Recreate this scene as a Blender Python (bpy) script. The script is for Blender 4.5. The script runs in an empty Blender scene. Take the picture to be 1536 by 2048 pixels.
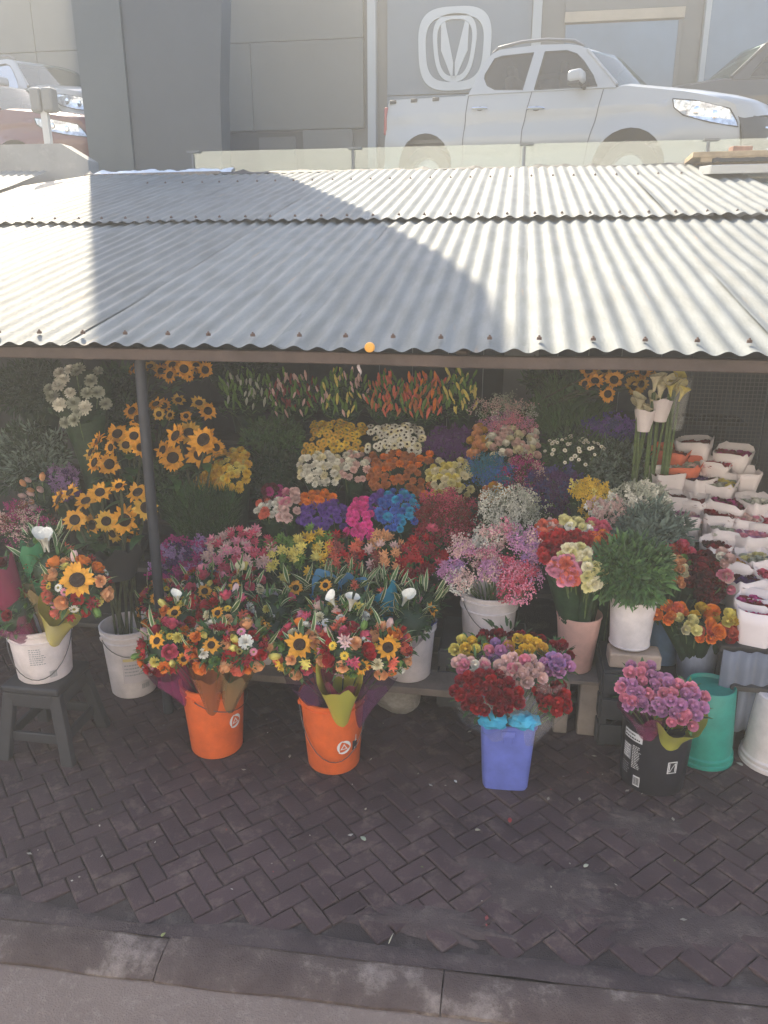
import bpy, bmesh, math, random
from mathutils import Vector, Matrix, Euler, noise
from mathutils.geometry import tessellate_polygon
R = math.radians
rnd = random.Random(7)
scene = bpy.context.scene
col = scene.collection

# ---------------------------------------------------------------- camera
CAM_H, YAW, PITCH, FPX = 2.25, R(9.2), R(17.8), 1537.0
cam_data = bpy.data.cameras.new('camera')
cam_data.sensor_fit = 'HORIZONTAL'
cam_data.sensor_width = 36.0
cam_data.lens = 36.0 * FPX / 1536.0
cam_data.clip_start = 0.05
cam_data.clip_end = 2000
camera = bpy.data.objects.new('camera', cam_data)
col.objects.link(camera)
camera.location = (0, 0, CAM_H)
camera.rotation_euler = (R(90) - PITCH, 0, YAW)
scene.camera = camera

# ---------------------------------------------------------------- sky and sun
SUN_AZ, SUN_EL = R(-28.4), R(40)          # azimuth from +Y towards +X
world = bpy.data.worlds.new('World')
scene.world = world
world.use_nodes = True
wn = world.node_tree.nodes
bg = wn['Background']
sky = wn.new('ShaderNodeTexSky')
sky.sky_type = 'NISHITA'
sky.sun_disc = False
sky.sun_elevation = SUN_EL
sky.sun_rotation = SUN_AZ
sky.air_density = 0.9
sky.dust_density = 2.0
sky.ozone_density = 1.2
world.node_tree.links.new(sky.outputs[0], bg.inputs[0])
bg.inputs[1].default_value = 0.148
sun_data = bpy.data.lights.new('sun', 'SUN')
sun_data.energy = 4.15
sun_data.angle = R(0.5)
sun_data.color = (1.0, 0.88, 0.68)
sun = bpy.data.objects.new('sun', sun_data)
col.objects.link(sun)
sdir = Vector((math.sin(SUN_AZ) * math.cos(SUN_EL), math.cos(SUN_AZ) * math.cos(SUN_EL), math.sin(SUN_EL)))
sun.rotation_euler = sdir.to_track_quat('Z', 'Y').to_euler()
sun.location = sdir * 60
scene.view_settings.view_transform = 'Standard'
scene.view_settings.look = 'None'
scene.view_settings.exposure = 1.72
scene.view_settings.gamma = 1.0
scene.cycles.use_denoising = True
scene.cycles.max_bounces = 7
scene.cycles.transparent_max_bounces = 16
scene.cycles.volume_bounces = 0
scene.cycles.volume_step_rate = 1.0

# ---------------------------------------------------------------- helpers
_fw = Vector((-math.sin(YAW) * math.cos(PITCH), math.cos(YAW) * math.cos(PITCH), -math.sin(PITCH)))
_rt = Vector((math.cos(YAW), math.sin(YAW), 0))
_up = _rt.cross(_fw)
def at(px, py, Y=None, Z=None):
    """point of the place seen at a photograph pixel, at distance Y from the street or at height Z"""
    r = _fw + _rt * ((px - 768) / FPX) + _up * ((1024 - py) / FPX)
    t = Y / r.y if Y is not None else (Z - CAM_H) / r.z
    return Vector((0, 0, CAM_H)) + r * t
def depth(p):
    return (Vector(p) - Vector((0, 0, CAM_H))).dot(_fw)
def mpp(p):
    return depth(p) / FPX

MATS = {}
def mat(name, rgb, rough=0.6, metal=0.0, var=0.0, scale=20.0, bump=0.0, bscale=60.0, rgb2=None, spec=0.5, trans=0.0, coat=0.0, alpha=1.0, objvar=0.0, detail=4.0, sub=0.0):
    if name in MATS:
        return MATS[name]
    m = bpy.data.materials.new(name)
    m.use_nodes = True
    nt = m.node_tree
    N, L = nt.nodes, nt.links
    b = N['Principled BSDF']
    b.inputs['Base Color'].default_value = (*rgb, 1)
    b.inputs['Roughness'].default_value = rough
    b.inputs['Metallic'].default_value = metal
    b.inputs['Specular IOR Level'].default_value = spec
    b.inputs['Transmission Weight'].default_value = trans
    b.inputs['Coat Weight'].default_value = coat
    b.inputs['Coat Roughness'].default_value = 0.06
    b.inputs['Alpha'].default_value = alpha
    if sub:
        b.inputs['Subsurface Weight'].default_value = sub
        b.inputs['Subsurface Radius'].default_value = (0.01, 0.006, 0.004)
    cur = None
    if var or rgb2:
        tc = N.new('ShaderNodeTexCoord')
        nz = N.new('ShaderNodeTexNoise')
        nz.inputs['Scale'].default_value = scale
        nz.inputs['Detail'].default_value = detail
        nz.inputs['Roughness'].default_value = 0.62
        L.new(tc.outputs['Object'], nz.inputs['Vector'])
        cr = N.new('ShaderNodeValToRGB')
        cr.color_ramp.elements[0].position = 0.32
        cr.color_ramp.elements[1].position = 0.68
        c1 = rgb2 if rgb2 else tuple(max(0, c * (1 - var)) for c in rgb)
        c2 = rgb if rgb2 else tuple(min(1, c * (1 + var)) for c in rgb)
        cr.color_ramp.elements[0].color = (*c1, 1)
        cr.color_ramp.elements[1].color = (*c2, 1)
        L.new(nz.outputs['Fac'], cr.inputs['Fac'])
        cur = cr.outputs['Color']
    if objvar:
        oi = N.new('ShaderNodeObjectInfo')
        mr = N.new('ShaderNodeMapRange')
        mr.inputs['To Min'].default_value = 1 - objvar
        mr.inputs['To Max'].default_value = 1 + objvar
        L.new(oi.outputs['Random'], mr.inputs['Value'])
        hs = N.new('ShaderNodeHueSaturation')
        if cur:
            L.new(cur, hs.inputs['Color'])
        else:
            hs.inputs['Color'].default_value = (*rgb, 1)
        L.new(mr.outputs['Result'], hs.inputs['Value'])
        cur = hs.outputs['Color']
    if cur:
        L.new(cur, b.inputs['Base Color'])
    if bump:
        tc2 = N.new('ShaderNodeTexCoord')
        n2 = N.new('ShaderNodeTexNoise')
        n2.inputs['Scale'].default_value = bscale
        n2.inputs['Detail'].default_value = 6
        L.new(tc2.outputs['Object'], n2.inputs['Vector'])
        bp = N.new('ShaderNodeBump')
        bp.inputs['Strength'].default_value = bump
        bp.inputs['Distance'].default_value = 0.01
        L.new(n2.outputs['Fac'], bp.inputs['Height'])
        L.new(bp.outputs['Normal'], b.inputs['Normal'])
    MATS[name] = m
    return m

class MB:
    """collects polygons for one mesh"""
    def __init__(self):
        self.v, self.f, self.m = [], [], []
    def add(self, vs, fs, mi=0, M=None):
        o = len(self.v)
        for p in vs:
            p = Vector(p)
            self.v.append(M @ p if M else p)
        for q in fs:
            self.f.append([i + o for i in q])
            self.m.append(mi)
        return self
    def box(self, c, s, mi=0, rot=None, M=None):
        h = [x / 2 for x in s]
        vs = []
        for dx, dy, dz in ((-1,-1,-1),(1,-1,-1),(1,1,-1),(-1,1,-1),(-1,-1,1),(1,-1,1),(1,1,1),(-1,1,1)):
            p = Vector((dx*h[0], dy*h[1], dz*h[2]))
            if rot: p = Euler(rot).to_matrix() @ p
            vs.append(p + Vector(c))
        return self.add(vs, [(0,3,2,1),(4,5,6,7),(0,1,5,4),(1,2,6,5),(2,3,7,6),(3,0,4,7)], mi, M)
    def tube(self, pts, r, n=6, mi=0, cap=True):
        pts = [Vector(p) for p in pts]
        rs = r if isinstance(r, (list, tuple)) else [r] * len(pts)
        vs, fs = [], []
        a = None
        for i, p in enumerate(pts):
            d = (pts[min(i+1, len(pts)-1)] - pts[max(i-1, 0)]).normalized()
            if a is None:
                a = d.orthogonal().normalized()
            else:
                a = (a - d * a.dot(d)).normalized()
            b = d.cross(a)
            for k in range(n):
                t = 2*math.pi*k/n
                vs.append(p + (a*math.cos(t) + b*math.sin(t)) * rs[i])
        for i in range(len(pts)-1):
            for k in range(n):
                fs.append((i*n+k, i*n+(k+1)%n, (i+1)*n+(k+1)%n, (i+1)*n+k))
        if cap:
            fs.append(tuple(range(n))[::-1]); fs.append(tuple(range((len(pts)-1)*n, len(pts)*n)))
        return self.add(vs, fs, mi)
    def lathe(self, prof, n=24, mi=0, M=None, close=False):
        vs, fs = [], []
        for r, z in prof:
            for k in range(n):
                t = 2*math.pi*k/n
                vs.append((r*math.cos(t), r*math.sin(t), z))
        for i in range(len(prof)-1):
            for k in range(n):
                fs.append((i*n+k, i*n+(k+1)%n, (i+1)*n+(k+1)%n, (i+1)*n+k))
        return self.add(vs, fs, mi, M)
    def grid(self, nu, nv, fn, mi=0, wrap=False):
        vs = [fn(i/(nu-1) if not wrap else i/nu, j/(nv-1)) for j in range(nv) for i in range(nu)]
        fs = []
        for j in range(nv-1):
            for i in range(nu if wrap else nu-1):
                i2 = (i+1) % nu
                fs.append((j*nu+i, j*nu+i2, (j+1)*nu+i2, (j+1)*nu+i))
        return self.add(vs, fs, mi)
    def poly(self, loops, fn=lambda p: p, mi=0, flip=False):
        """flat polygon with holes, fn maps 2-D points to 3-D"""
        L = [[Vector((p[0], p[1], 0)) for p in lp] for lp in loops]
        tris = tessellate_polygon(L)
        flat = [p for lp in L for p in lp]
        return self.add([fn(p) for p in flat], [t[::-1] if flip else t for t in tris], mi)
    def mesh(self, name, mats, smooth=True, angle=40):
        me = bpy.data.meshes.new(name)
        me.from_pydata([tuple(p) for p in self.v], [], self.f)
        mats = mats if isinstance(mats, (list, tuple)) else [mats]
        for m in mats:
            me.materials.append(m)
        me.polygons.foreach_set('material_index', self.m)
        if smooth:
            me.polygons.foreach_set('use_smooth', [True] * len(self.f))
            try:
                me.set_sharp_from_angle(angle=R(angle))
            except Exception:
                pass
        me.update()
        return me
    def build(self, name, mats, parent=None, smooth=True, loc=None, **k):
        return place(name, self.mesh(name, mats, smooth), parent, loc, **k)

def place(name, me, parent=None, loc=None, M=None, rot=None, scale=None):
    o = bpy.data.objects.new(name, me)
    col.objects.link(o)
    if parent: o.parent = parent
    if M is not None: o.matrix_basis = M
    if loc is not None: o.location = loc
    if rot is not None: o.rotation_euler = rot
    if scale is not None: o.scale = scale if isinstance(scale, (tuple, list, Vector)) else (scale,)*3
    return o
def tag(o, label=None, cat=None, group=None, kind=None):
    if label: o['label'] = label
    if cat: o['category'] = cat
    if group: o['group'] = group
    if kind: o['kind'] = kind
    return o
def thing(name, label, cat, loc=(0,0,0), rz=0.0, group=None):
    o = bpy.data.objects.new(name, None)
    o.empty_display_size = 0.05
    col.objects.link(o)
    o.location = loc
    o.rotation_euler = (0, 0, rz)
    return tag(o, label, cat, group)
def bevel(o, w, seg=2, ang=35):
    b = o.modifiers.new('bevel', 'BEVEL'); b.width = w; b.segments = seg; b.limit_method = 'ANGLE'; b.angle_limit = R(ang)
    return o
def solidify(o, t, off=-1):
    s = o.modifiers.new('solid', 'SOLIDIFY'); s.thickness = t; s.offset = off
    return o
# ---------------------------------------------------------------- ground, road, kerb, pavement
def ground_mat(name, c1, c2, c3, rough=0.85, s1=1.3, s2=14, bump=0.5, objvar=0.0, spec=0.3):
    m = bpy.data.materials.new(name); m.use_nodes = True
    N, L = m.node_tree.nodes, m.node_tree.links
    b = N['Principled BSDF']; b.inputs['Roughness'].default_value = rough; b.inputs['Specular IOR Level'].default_value = spec
    g = N.new('ShaderNodeNewGeometry')
    n1 = N.new('ShaderNodeTexNoise'); n1.inputs['Scale'].default_value = s1; n1.inputs['Detail'].default_value = 5; n1.inputs['Roughness'].default_value = .6
    n2 = N.new('ShaderNodeTexNoise'); n2.inputs['Scale'].default_value = s2; n2.inputs['Detail'].default_value = 8; n2.inputs['Roughness'].default_value = .7
    n3 = N.new('ShaderNodeTexNoise'); n3.inputs['Scale'].default_value = 160; n3.inputs['Detail'].default_value = 3
    for n in (n1, n2, n3): L.new(g.outputs['Position'], n.inputs['Vector'])
    r1 = N.new('ShaderNodeValToRGB'); r1.color_ramp.elements[0].position = .38; r1.color_ramp.elements[1].position = .62
    r1.color_ramp.elements[0].color = (*c1, 1); r1.color_ramp.elements[1].color = (*c2, 1)
    L.new(n1.outputs['Fac'], r1.inputs['Fac'])
    r2 = N.new('ShaderNodeValToRGB'); r2.color_ramp.elements[0].position = .52; r2.color_ramp.elements[1].position = .74
    L.new(n2.outputs['Fac'], r2.inputs['Fac'])
    mx = N.new('ShaderNodeMixRGB'); mx.inputs['Color2'].default_value = (*c3, 1)
    L.new(r2.outputs['Color'], mx.inputs['Fac']); L.new(r1.outputs['Color'], mx.inputs['Color1'])
    cur = mx.outputs['Color']
    if objvar:
        oi = N.new('ShaderNodeObjectInfo'); mr = N.new('ShaderNodeMapRange')
        mr.inputs['To Min'].default_value = 1 - objvar; mr.inputs['To Max'].default_value = 1 + objvar
        L.new(oi.outputs['Random'], mr.inputs['Value'])
        hs = N.new('ShaderNodeHueSaturation'); L.new(cur, hs.inputs['Color']); L.new(mr.outputs['Result'], hs.inputs['Value']); cur = hs.outputs['Color']
    L.new(cur, b.inputs['Base Color'])
    ad = N.new('ShaderNodeMath'); ad.operation = 'ADD'
    L.new(n2.outputs['Fac'], ad.inputs[0]); L.new(n3.outputs['Fac'], ad.inputs[1])
    bp = N.new('ShaderNodeBump'); bp.inputs['Strength'].default_value = bump; bp.inputs['Distance'].default_value = .006
    L.new(ad.outputs[0], bp.inputs['Height']); L.new(bp.outputs['Normal'], b.inputs['Normal'])
    MATS[name] = m
    return m
M_road = ground_mat('asphalt', (.20,.15,.125), (.26,.20,.165), (.31,.25,.205), s1=1.1, s2=30, bump=.8)
M_paver = ground_mat('paver', (.047,.028,.033), (.088,.055,.057), (.165,.118,.10), rough=.7, s1=1.6, s2=9, bump=.6, objvar=.09)
M_patch = ground_mat('cement_smear', (.05,.035,.038), (.095,.070,.067), (.17,.132,.115), s1=3.0, s2=11, bump=.8)
M_joint = ground_mat('joint_dirt', (.034,.025,.027), (.062,.046,.045), (.16,.13,.11), s1=1.6, s2=6, bump=.9)
M_kerb = ground_mat('kerb_concrete', (.085,.06,.056), (.14,.105,.093), (.40,.335,.29), s1=5.0, s2=5, bump=.9, objvar=.1)
M_conc = ground_mat('concrete', (.22,.22,.21), (.30,.30,.285), (.36,.355,.335), s1=1.2, s2=8, bump=.4)
M_fore = ground_mat('forecourt_paving', (.25,.25,.24), (.31,.31,.30), (.36,.36,.34), s1=1.0, s2=10)

g = MB().add([(-70,-70,-.045),(70,-70,-.045),(70,70,-.045),(-70,70,-.045)], [(0,1,2,3)]).build('road', M_road, smooth=False)
tag(g, 'dusty grey brown asphalt road beside the kerb', kind='structure')

def kerb_y(x): return 1.865 + .028 * x
pv = MB()
xs = [-9, 9]
pv.add([(-9, kerb_y(-9)+.1, -.3), (9, kerb_y(9)+.1, -.3), (9, 9.6, -.3), (-9, 9.6, -.3), (-9, kerb_y(-9)+.1, -.012), (9, kerb_y(9)+.1, -.012), (9, 9.6, -.012), (-9, 9.6, -.012)],
       [(4,5,6,7),(0,1,5,4),(1,2,6,5),(3,0,4,7)])
pavement = tag(pv.build('pavement', M_joint, smooth=False), 'dark herringbone paved footway in front of the flower stall', kind='structure')

# kerb stones
kx = -7.2
kn = 0
while kx < 6:
    L_ = rnd.uniform(.95, 1.15)
    x0, x1 = kx + .002, kx + L_ - .002
    m = MB()
    nseg = 10
    prof = [(-.012, -.2), (-.008, -.034), (.030, -.010), (.08, .0), (.135, .0), (.15, -.02), (.15, -.2)]
    def fn(u, v, x0=x0, x1=x1, s=kn):
        k = v * (len(prof) - 1); i = min(int(k), len(prof) - 2)
        p = prof[round(k)]
        x = x0 + (x1 - x0) * u
        w = noise.noise(Vector((x * 3.1, v * 2.3, 4.0 + s))) * .012 + noise.noise(Vector((x * 11, v * 6, 9.0))) * .006
        return (x, kerb_y(x) + p[0] + w * .8, p[1] + (w * .6 if p[1] > -.1 else 0))
    m.grid(nseg, len(prof), fn)
    n = len(m.v)
    m.f.append([j * nseg for j in range(len(prof))][::-1]); m.m.append(0)
    m.f.append([j * nseg + nseg - 1 for j in range(len(prof))]); m.m.append(0)
    o = m.build('kerb_stone', M_kerb, pavement)
    kx += L_; kn += 1

# herringbone pavers
w_ = .080
pav_meshes = []
for k in range(5):
    m = MB()
    Lb, Wb = 2 * w_ - .006, w_ - .006
    c = .004
    hx, hy = Lb / 2, Wb / 2
    r_ = random.Random(k)
    j = lambda: r_.uniform(-.0015, .0015)
    vs = [(-hx, -hy, -.05), (hx, -hy, -.05), (hx, hy, -.05), (-hx, hy, -.05)]
    vs += [(-hx + j(), -hy + j(), -c), (hx + j(), -hy + j(), -c), (hx + j(), hy + j(), -c), (-hx + j(), hy + j(), -c)]
    vs += [(-hx + c, -hy + c, j()), (hx - c, -hy + c, j()), (hx - c, hy - c, j()), (-hx + c, hy - c, j())]
    fs = []
    for b0 in (0, 4):
        for q in range(4):
            fs.append((b0 + q, b0 + (q + 1) % 4, b0 + 4 + (q + 1) % 4, b0 + 4 + q))
    fs.append((8, 9, 10, 11))
    m.add(vs, fs)
    pav_meshes.append(m.mesh('paver', M_paver, smooth=False))
spots = []
c45 = math.sqrt(.5)
for ix in range(-76, 96):
    for iy in range(-76, 108):
        cl = (ix - iy) % 4
        if cl == 0: cx, cy, ang = (ix + 1) * w_, (iy + .5) * w_, 0
        elif cl == 3: cx, cy, ang = (ix + .5) * w_, (iy + 1) * w_, 90
        else: continue
        X, Y = (cx - cy) * c45 - .3, (cx + cy) * c45 + 2.0
        if Y < kerb_y(X) + .235 or Y > 4.6 or X < -3.6 or X > 2.2: continue
        d = Vector((X, Y, -CAM_H)); dep = d.dot(_fw)
        px = 768 + FPX * d.dot(_rt) / dep
        py = 1024 - FPX * d.dot(_up) / dep
        vis = -40 < px < 1576 and 1480 < py < 2080
        spots.append((0 if vis else 1, dep, X, Y, ang))
spots.sort()
rest = MB()
for k, (nv, dep, X, Y, ang) in enumerate(spots):
    z = noise.noise(Vector((X * 1.7, Y * 1.7, 1.0))) * .007 + rnd.uniform(-.0015, .0015)
    Mx = Matrix.Translation((X, Y, z)) @ Euler((rnd.uniform(-.012, .012), rnd.uniform(-.012, .012), R(45 + ang))).to_matrix().to_4x4()
    if k < 298:
        place('paver', rnd.choice(pav_meshes), pavement, M=Mx)
    else:
        me = rnd.choice(pav_meshes)
        rest.add([v.co for v in me.vertices], [tuple(p.vertices) for p in me.polygons], 0, Mx)
tag(rest.build('paver_field', M_paver, pavement, smooth=False), kind='stuff')
# worn mortar strip between the pavers and the kerb
m = MB()
def fn(u, v):
    x = -4 + 7 * u
    y0, y1 = kerb_y(x) + .128, kerb_y(x) + .225 + .06 * noise.noise(Vector((x * 2.0, 3, 0)))
    y = y0 + (y1 - y0) * v
    return (x, y, .0045 + .005 * noise.noise(Vector((x * 5, y * 9, 2.0))) - (.02 if v > .99 else 0))
m.grid(90, 4, fn)
m.build('mortar_strip', M_patch, pavement)
# thin cement smears trodden over the pavers
for sx, sy, ra, rb, sd in ((1090, 1770, .30, .17, 7.0), (1380, 1850, .42, .16, 11.0), (1290, 1650, .26, .10, 21.0), (850, 1840, .30, .08, 31.0)):
    m = MB()
    pc = at(sx, sy, Z=0)
    def fn(u, v):
        a = u * 2 * math.pi; ca, sa = math.cos(a), math.sin(a)
        r = v * (1 + .55 * noise.noise(Vector((ca * 1.6, sa * 1.6, sd))) + .28 * noise.noise(Vector((ca * 5, sa * 5, sd + 3))) + .12 * noise.noise(Vector((ca * 14, sa * 14, sd))))
        x, y = pc.x + ra * r * ca, pc.y + rb * r * sa
        y = max(y, kerb_y(x) + .19)
        return (x, y, .0065 + .006 * noise.noise(Vector((x * 7, y * 7, 1.0))) + .003 * noise.noise(Vector((x * 25, y * 25, 1.0))) - .016 * v ** 3)
    m.grid(90, 14, fn, wrap=True)
    m.build('cement_smear', M_patch, pavement)

# ---------------------------------------------------------------- market stall: roof, beam, posts
EAVE_Y, EAVE_Z, SLOPE = 3.15, 1.92, .216
def roof_z(y): return EAVE_Z + SLOPE * (y - EAVE_Y)

def roof_material(name):
    m = bpy.data.materials.new(name); m.use_nodes = True
    N, L = m.node_tree.nodes, m.node_tree.links
    b = N['Principled BSDF']
    tc = N.new('ShaderNodeTexCoord'); oi = N.new('ShaderNodeObjectInfo')
    ad = N.new('ShaderNodeVectorMath'); ad.operation = 'ADD'
    sc = N.new('ShaderNodeVectorMath'); sc.operation = 'SCALE'; sc.inputs['Scale'].default_value = 40
    L.new(oi.outputs['Random'], sc.inputs[0]); L.new(tc.outputs['Object'], ad.inputs[0]); L.new(sc.outputs[0], ad.inputs[1])
    def nz(scale, stretch, det=5):
        mp = N.new('ShaderNodeMapping'); mp.inputs['Scale'].default_value = stretch
        n = N.new('ShaderNodeTexNoise'); n.inputs['Scale'].default_value = scale; n.inputs['Detail'].default_value = det
        L.new(ad.outputs[0], mp.inputs[0]); L.new(mp.outputs[0], n.inputs['Vector'])
        return n
    base = nz(3, (1, .35, 1)); spangle = nz(90, (1, .5, 1), 2); streak = nz(16, (1, .06, 1)); rust = nz(7, (3.0, .16, 1), 8)
    r1 = N.new('ShaderNodeValToRGB'); r1.color_ramp.elements[0].position = .3; r1.color_ramp.elements[1].position = .7
    r1.color_ramp.elements[0].color = (.168, .182, .180, 1); r1.color_ramp.elements[1].color = (.20, .214, .208, 1)
    L.new(base.outputs['Fac'], r1.inputs['Fac'])
    r2 = N.new('ShaderNodeValToRGB'); r2.color_ramp.elements[0].position = .35; r2.color_ramp.elements[1].position = .62
    r2.color_ramp.elements[0].color = (.78, .78, .76, 1); r2.color_ramp.elements[1].color = (1, 1, 1, 1)
    L.new(streak.outputs['Fac'], r2.inputs['Fac'])
    mu = N.new('ShaderNodeMixRGB'); mu.blend_type = 'MULTIPLY'; mu.inputs['Fac'].default_value = 1
    L.new(r1.outputs['Color'], mu.inputs['Color1']); L.new(r2.outputs['Color'], mu.inputs['Color2'])
    r3 = N.new('ShaderNodeValToRGB'); r3.color_ramp.elements[0].position = .66; r3.color_ramp.elements[1].position = .80
    r3.color_ramp.elements[1].color = (.55, .55, .55, 1)
    L.new(rust.outputs['Fac'], r3.inputs['Fac'])
    mr = N.new('ShaderNodeMixRGB'); mr.inputs['Color2'].default_value = (.34, .22, .11, 1)
    L.new(r3.outputs['Color'], mr.inputs['Fac']); L.new(mu.outputs['Color'], mr.inputs['Color1'])
    hs = N.new('ShaderNodeHueSaturation'); m1 = N.new('ShaderNodeMapRange'); m1.inputs['To Min'].default_value = .86; m1.inputs['To Max'].default_value = 1.1
    L.new(oi.outputs['Random'], m1.inputs['Value']); L.new(m1.outputs['Result'], hs.inputs['Value']); L.new(mr.outputs['Color'], hs.inputs['Color'])
    L.new(hs.outputs['Color'], b.inputs['Base Color'])
    b.inputs['Metallic'].default_value = .0; b.inputs['Specular IOR Level'].default_value = .22
    rr = N.new('ShaderNodeMapRange'); rr.inputs['To Min'].default_value = .6; rr.inputs['To Max'].default_value = .82
    L.new(spangle.outputs['Fac'], rr.inputs['Value']); L.new(rr.outputs['Result'], b.inputs['Roughness'])
    bp = N.new('ShaderNodeBump'); bp.inputs['Strength'].default_value = .4; bp.inputs['Distance'].default_value = .004
    L.new(spangle.outputs['Fac'], bp.inputs['Height']); L.new(bp.outputs['Normal'], b.inputs['Normal'])
    return m
M_roof = roof_material('galvanised_sheet')
M_wood = mat('old_wood', (.14,.105,.085), .8, var=.35, scale=9, bump=.3, bscale=40)
M_beam = mat('brown_beam', (.085,.062,.055), .75, var=.3, scale=5, bump=.3)
M_post = mat('blue_grey_post', (.024,.028,.038), .5, var=.25, scale=12)
M_screw = mat('rusty_screw', (.10,.06,.045), .8)

stall = thing('market_stall', 'long flower stall with two rows of corrugated metal roof sheets above the display', 'stall', (-.5, 4.2, 0))
SO = Vector(stall.location)
def roof_sheet(x0, width, y0, y1, lift, seed, nwave=None, parent=stall, tw=0.0, wl=.1, name='roof_sheet', zf=roof_z):
    r = random.Random(seed)
    nw = round(width / wl) + .5
    nu, nv = int(nw * 10) + 1, 25
    ph = r.uniform(0, 6.28) if seed % 3 == 0 else 0
    sag = [r.uniform(-.008, .008) for _ in range(4)]
    m = MB()
    x1 = x0 + nw * wl
    def fn(u, v):
        x = x0 + (x1 - x0) * u
        y = y0 + (y1 - y0) * v
        bend = .014 * noise.noise(Vector((x * 1.3, y * .9, seed * 3.7))) + .004 * noise.noise(Vector((x * 6, y * 2.5, seed)))
        x += .012 * noise.noise(Vector((x * 1.1, y * .6, seed * 2.1)))
        if v == 0: bend += .006 * noise.noise(Vector((x * 4, 1.0, seed * 1.7)))
        z = zf(y) + lift + .0085 * math.cos(2 * math.pi * (x - x0) / wl + ph * .1) + bend + tw * (u - .5)
        yy = y + (.012 * noise.noise(Vector((x * 2.2, 0, seed))) if v in (0, 1) else 0)
        return (x - (x0 + x1) / 2, yy - (y0 + y1) / 2, z - zf((y0 + y1) / 2))
    m.grid(nu, nv, fn)
    o = m.build(name, M_roof, parent)
    cpos = Vector(((x0 + x1) / 2, (y0 + y1) / 2, zf((y0 + y1) / 2)))
    o.location = cpos - (SO if parent is stall else Vector((0, 0, 0)))
    return o
for k in range(-6, 4):
    x0 = .02 + k * 1.0
    roof_sheet(x0, 1.0, EAVE_Y + rnd.uniform(-.018, .018), 6.22, .0015 * (k + 6), 100 + k)
for k in range(-5, 2):
    x0 = .045 + k * 1.0
    roof_sheet(x0, 1.0, 6.03 + rnd.uniform(-.02, .03), 9.12 + rnd.uniform(-.05, .05), .034 + .0015 * (k + 5), 200 + k, tw=rnd.uniform(-.012, .012))
# screws with washers along the sheets
sm = MB()
for k in range(-4, 3):
    for yy in (EAVE_Y + .07, 6.12, 8.3):
        for q in (.1, .3, .5, .7, .9):
            if yy > 7 and k > 1: continue
            x = .02 + k + q + rnd.uniform(-.01, .01)
            z = roof_z(yy) + (.05 if yy > 6 else .032) + .0015 * (k + 6)
            sm.lathe([(0.001, .007), (.004, .006), (.005, .001), (.010, -.001), (.011, -.012)], 7, 0, Matrix.Translation(Vector((x, yy, z)) - SO))
tag(sm.build('roof_screw', M_screw, stall), kind='stuff')
# eave beam, posts, rafters
def beam(name, p0, p1, sx, sz, material, parent=stall, bev=.006, wob=0.0):
    p0, p1 = Vector(p0) - SO, Vector(p1) - SO
    d = p1 - p0
    m = MB()
    n = max(2, int(d.length / .3))
    right = d.normalized().cross(Vector((0, 0, 1)))
    if right.length < .1: right = Vector((1, 0, 0))
    right.normalize()
    upv = right.cross(d.normalized())
    ring = [(-.5, -.5), (.5, -.5), (.5, .5), (-.5, .5)]
    vs, fs = [], []
    for i in range(n + 1):
        c = p0 + d * (i / n)
        if wob: c = c + Vector((0, 0, wob * noise.noise(c * 1.1)))
        for a, b in ring: vs.append(c + right * a * sx + upv * b * sz)
    for i in range(n):
        for q in range(4): fs.append((i*4+q, i*4+(q+1)%4, (i+1)*4+(q+1)%4, (i+1)*4+q))
    fs += [(3,2,1,0), tuple(n*4+q for q in range(4))]
    m.add(vs, fs)
    return bevel(m.build(name, material, parent, smooth=False), bev)
beam('eave_beam', (-5.6, 3.235, EAVE_Z - .045), (3.4, 3.235, EAVE_Z - .045), .05, .05, M_beam, wob=.012)
beam('purlin', (-5.6, 6.1, roof_z(6.1) - .06), (3.4, 6.1, roof_z(6.1) - .06), .05, .08, M_wood)
beam('purlin', (-5.2, 9.0, roof_z(9.0) - .06), (2.2, 9.0, roof_z(9.0) - .06), .05, .08, M_wood)
for x in (-3.6, -1.9, -.2, 1.6):
    beam('rafter', (x, 3.28, roof_z(3.28) - .075), (x, 8.95, roof_z(8.95) - .075), .05, .07, M_wood)
def post(px_top, px_bot, Y, r=.03, parts=True):
    a = at(px_top[0], px_top[1], Y=Y); b = at(px_bot[0], px_bot[1], Y=Y)
    d = (b - a); b = a + d * ((a.z - 0.0) / (a.z - b.z)); a = a - d.normalized() * .10
    m = MB(); m.tube([b - SO, (a + b) / 2 - SO, a - SO], r, 14)
    p = m.build('post', M_post, stall)
    c = MB()
    q = a + (b - a) * .70 - SO
    c.tube([q, q + (b - a).normalized() * .30], r + .006, 14)
    c.build('post_sleeve', M_post, p)
    return a, b
post((279, 722), (316, 1170), 3.32, .025)
for x, y in ((-4.7, 3.3), (2.4, 3.3), (-4.9, 9.0), (2.05, 9.0), (-4.7, 6.1), (2.4, 6.1)):
    m = MB(); m.tube([Vector((x, y, 0)) - SO, Vector((x, y, roof_z(y) - .03)) - SO], .035, 12); m.build('post', M_post, stall)
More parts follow.
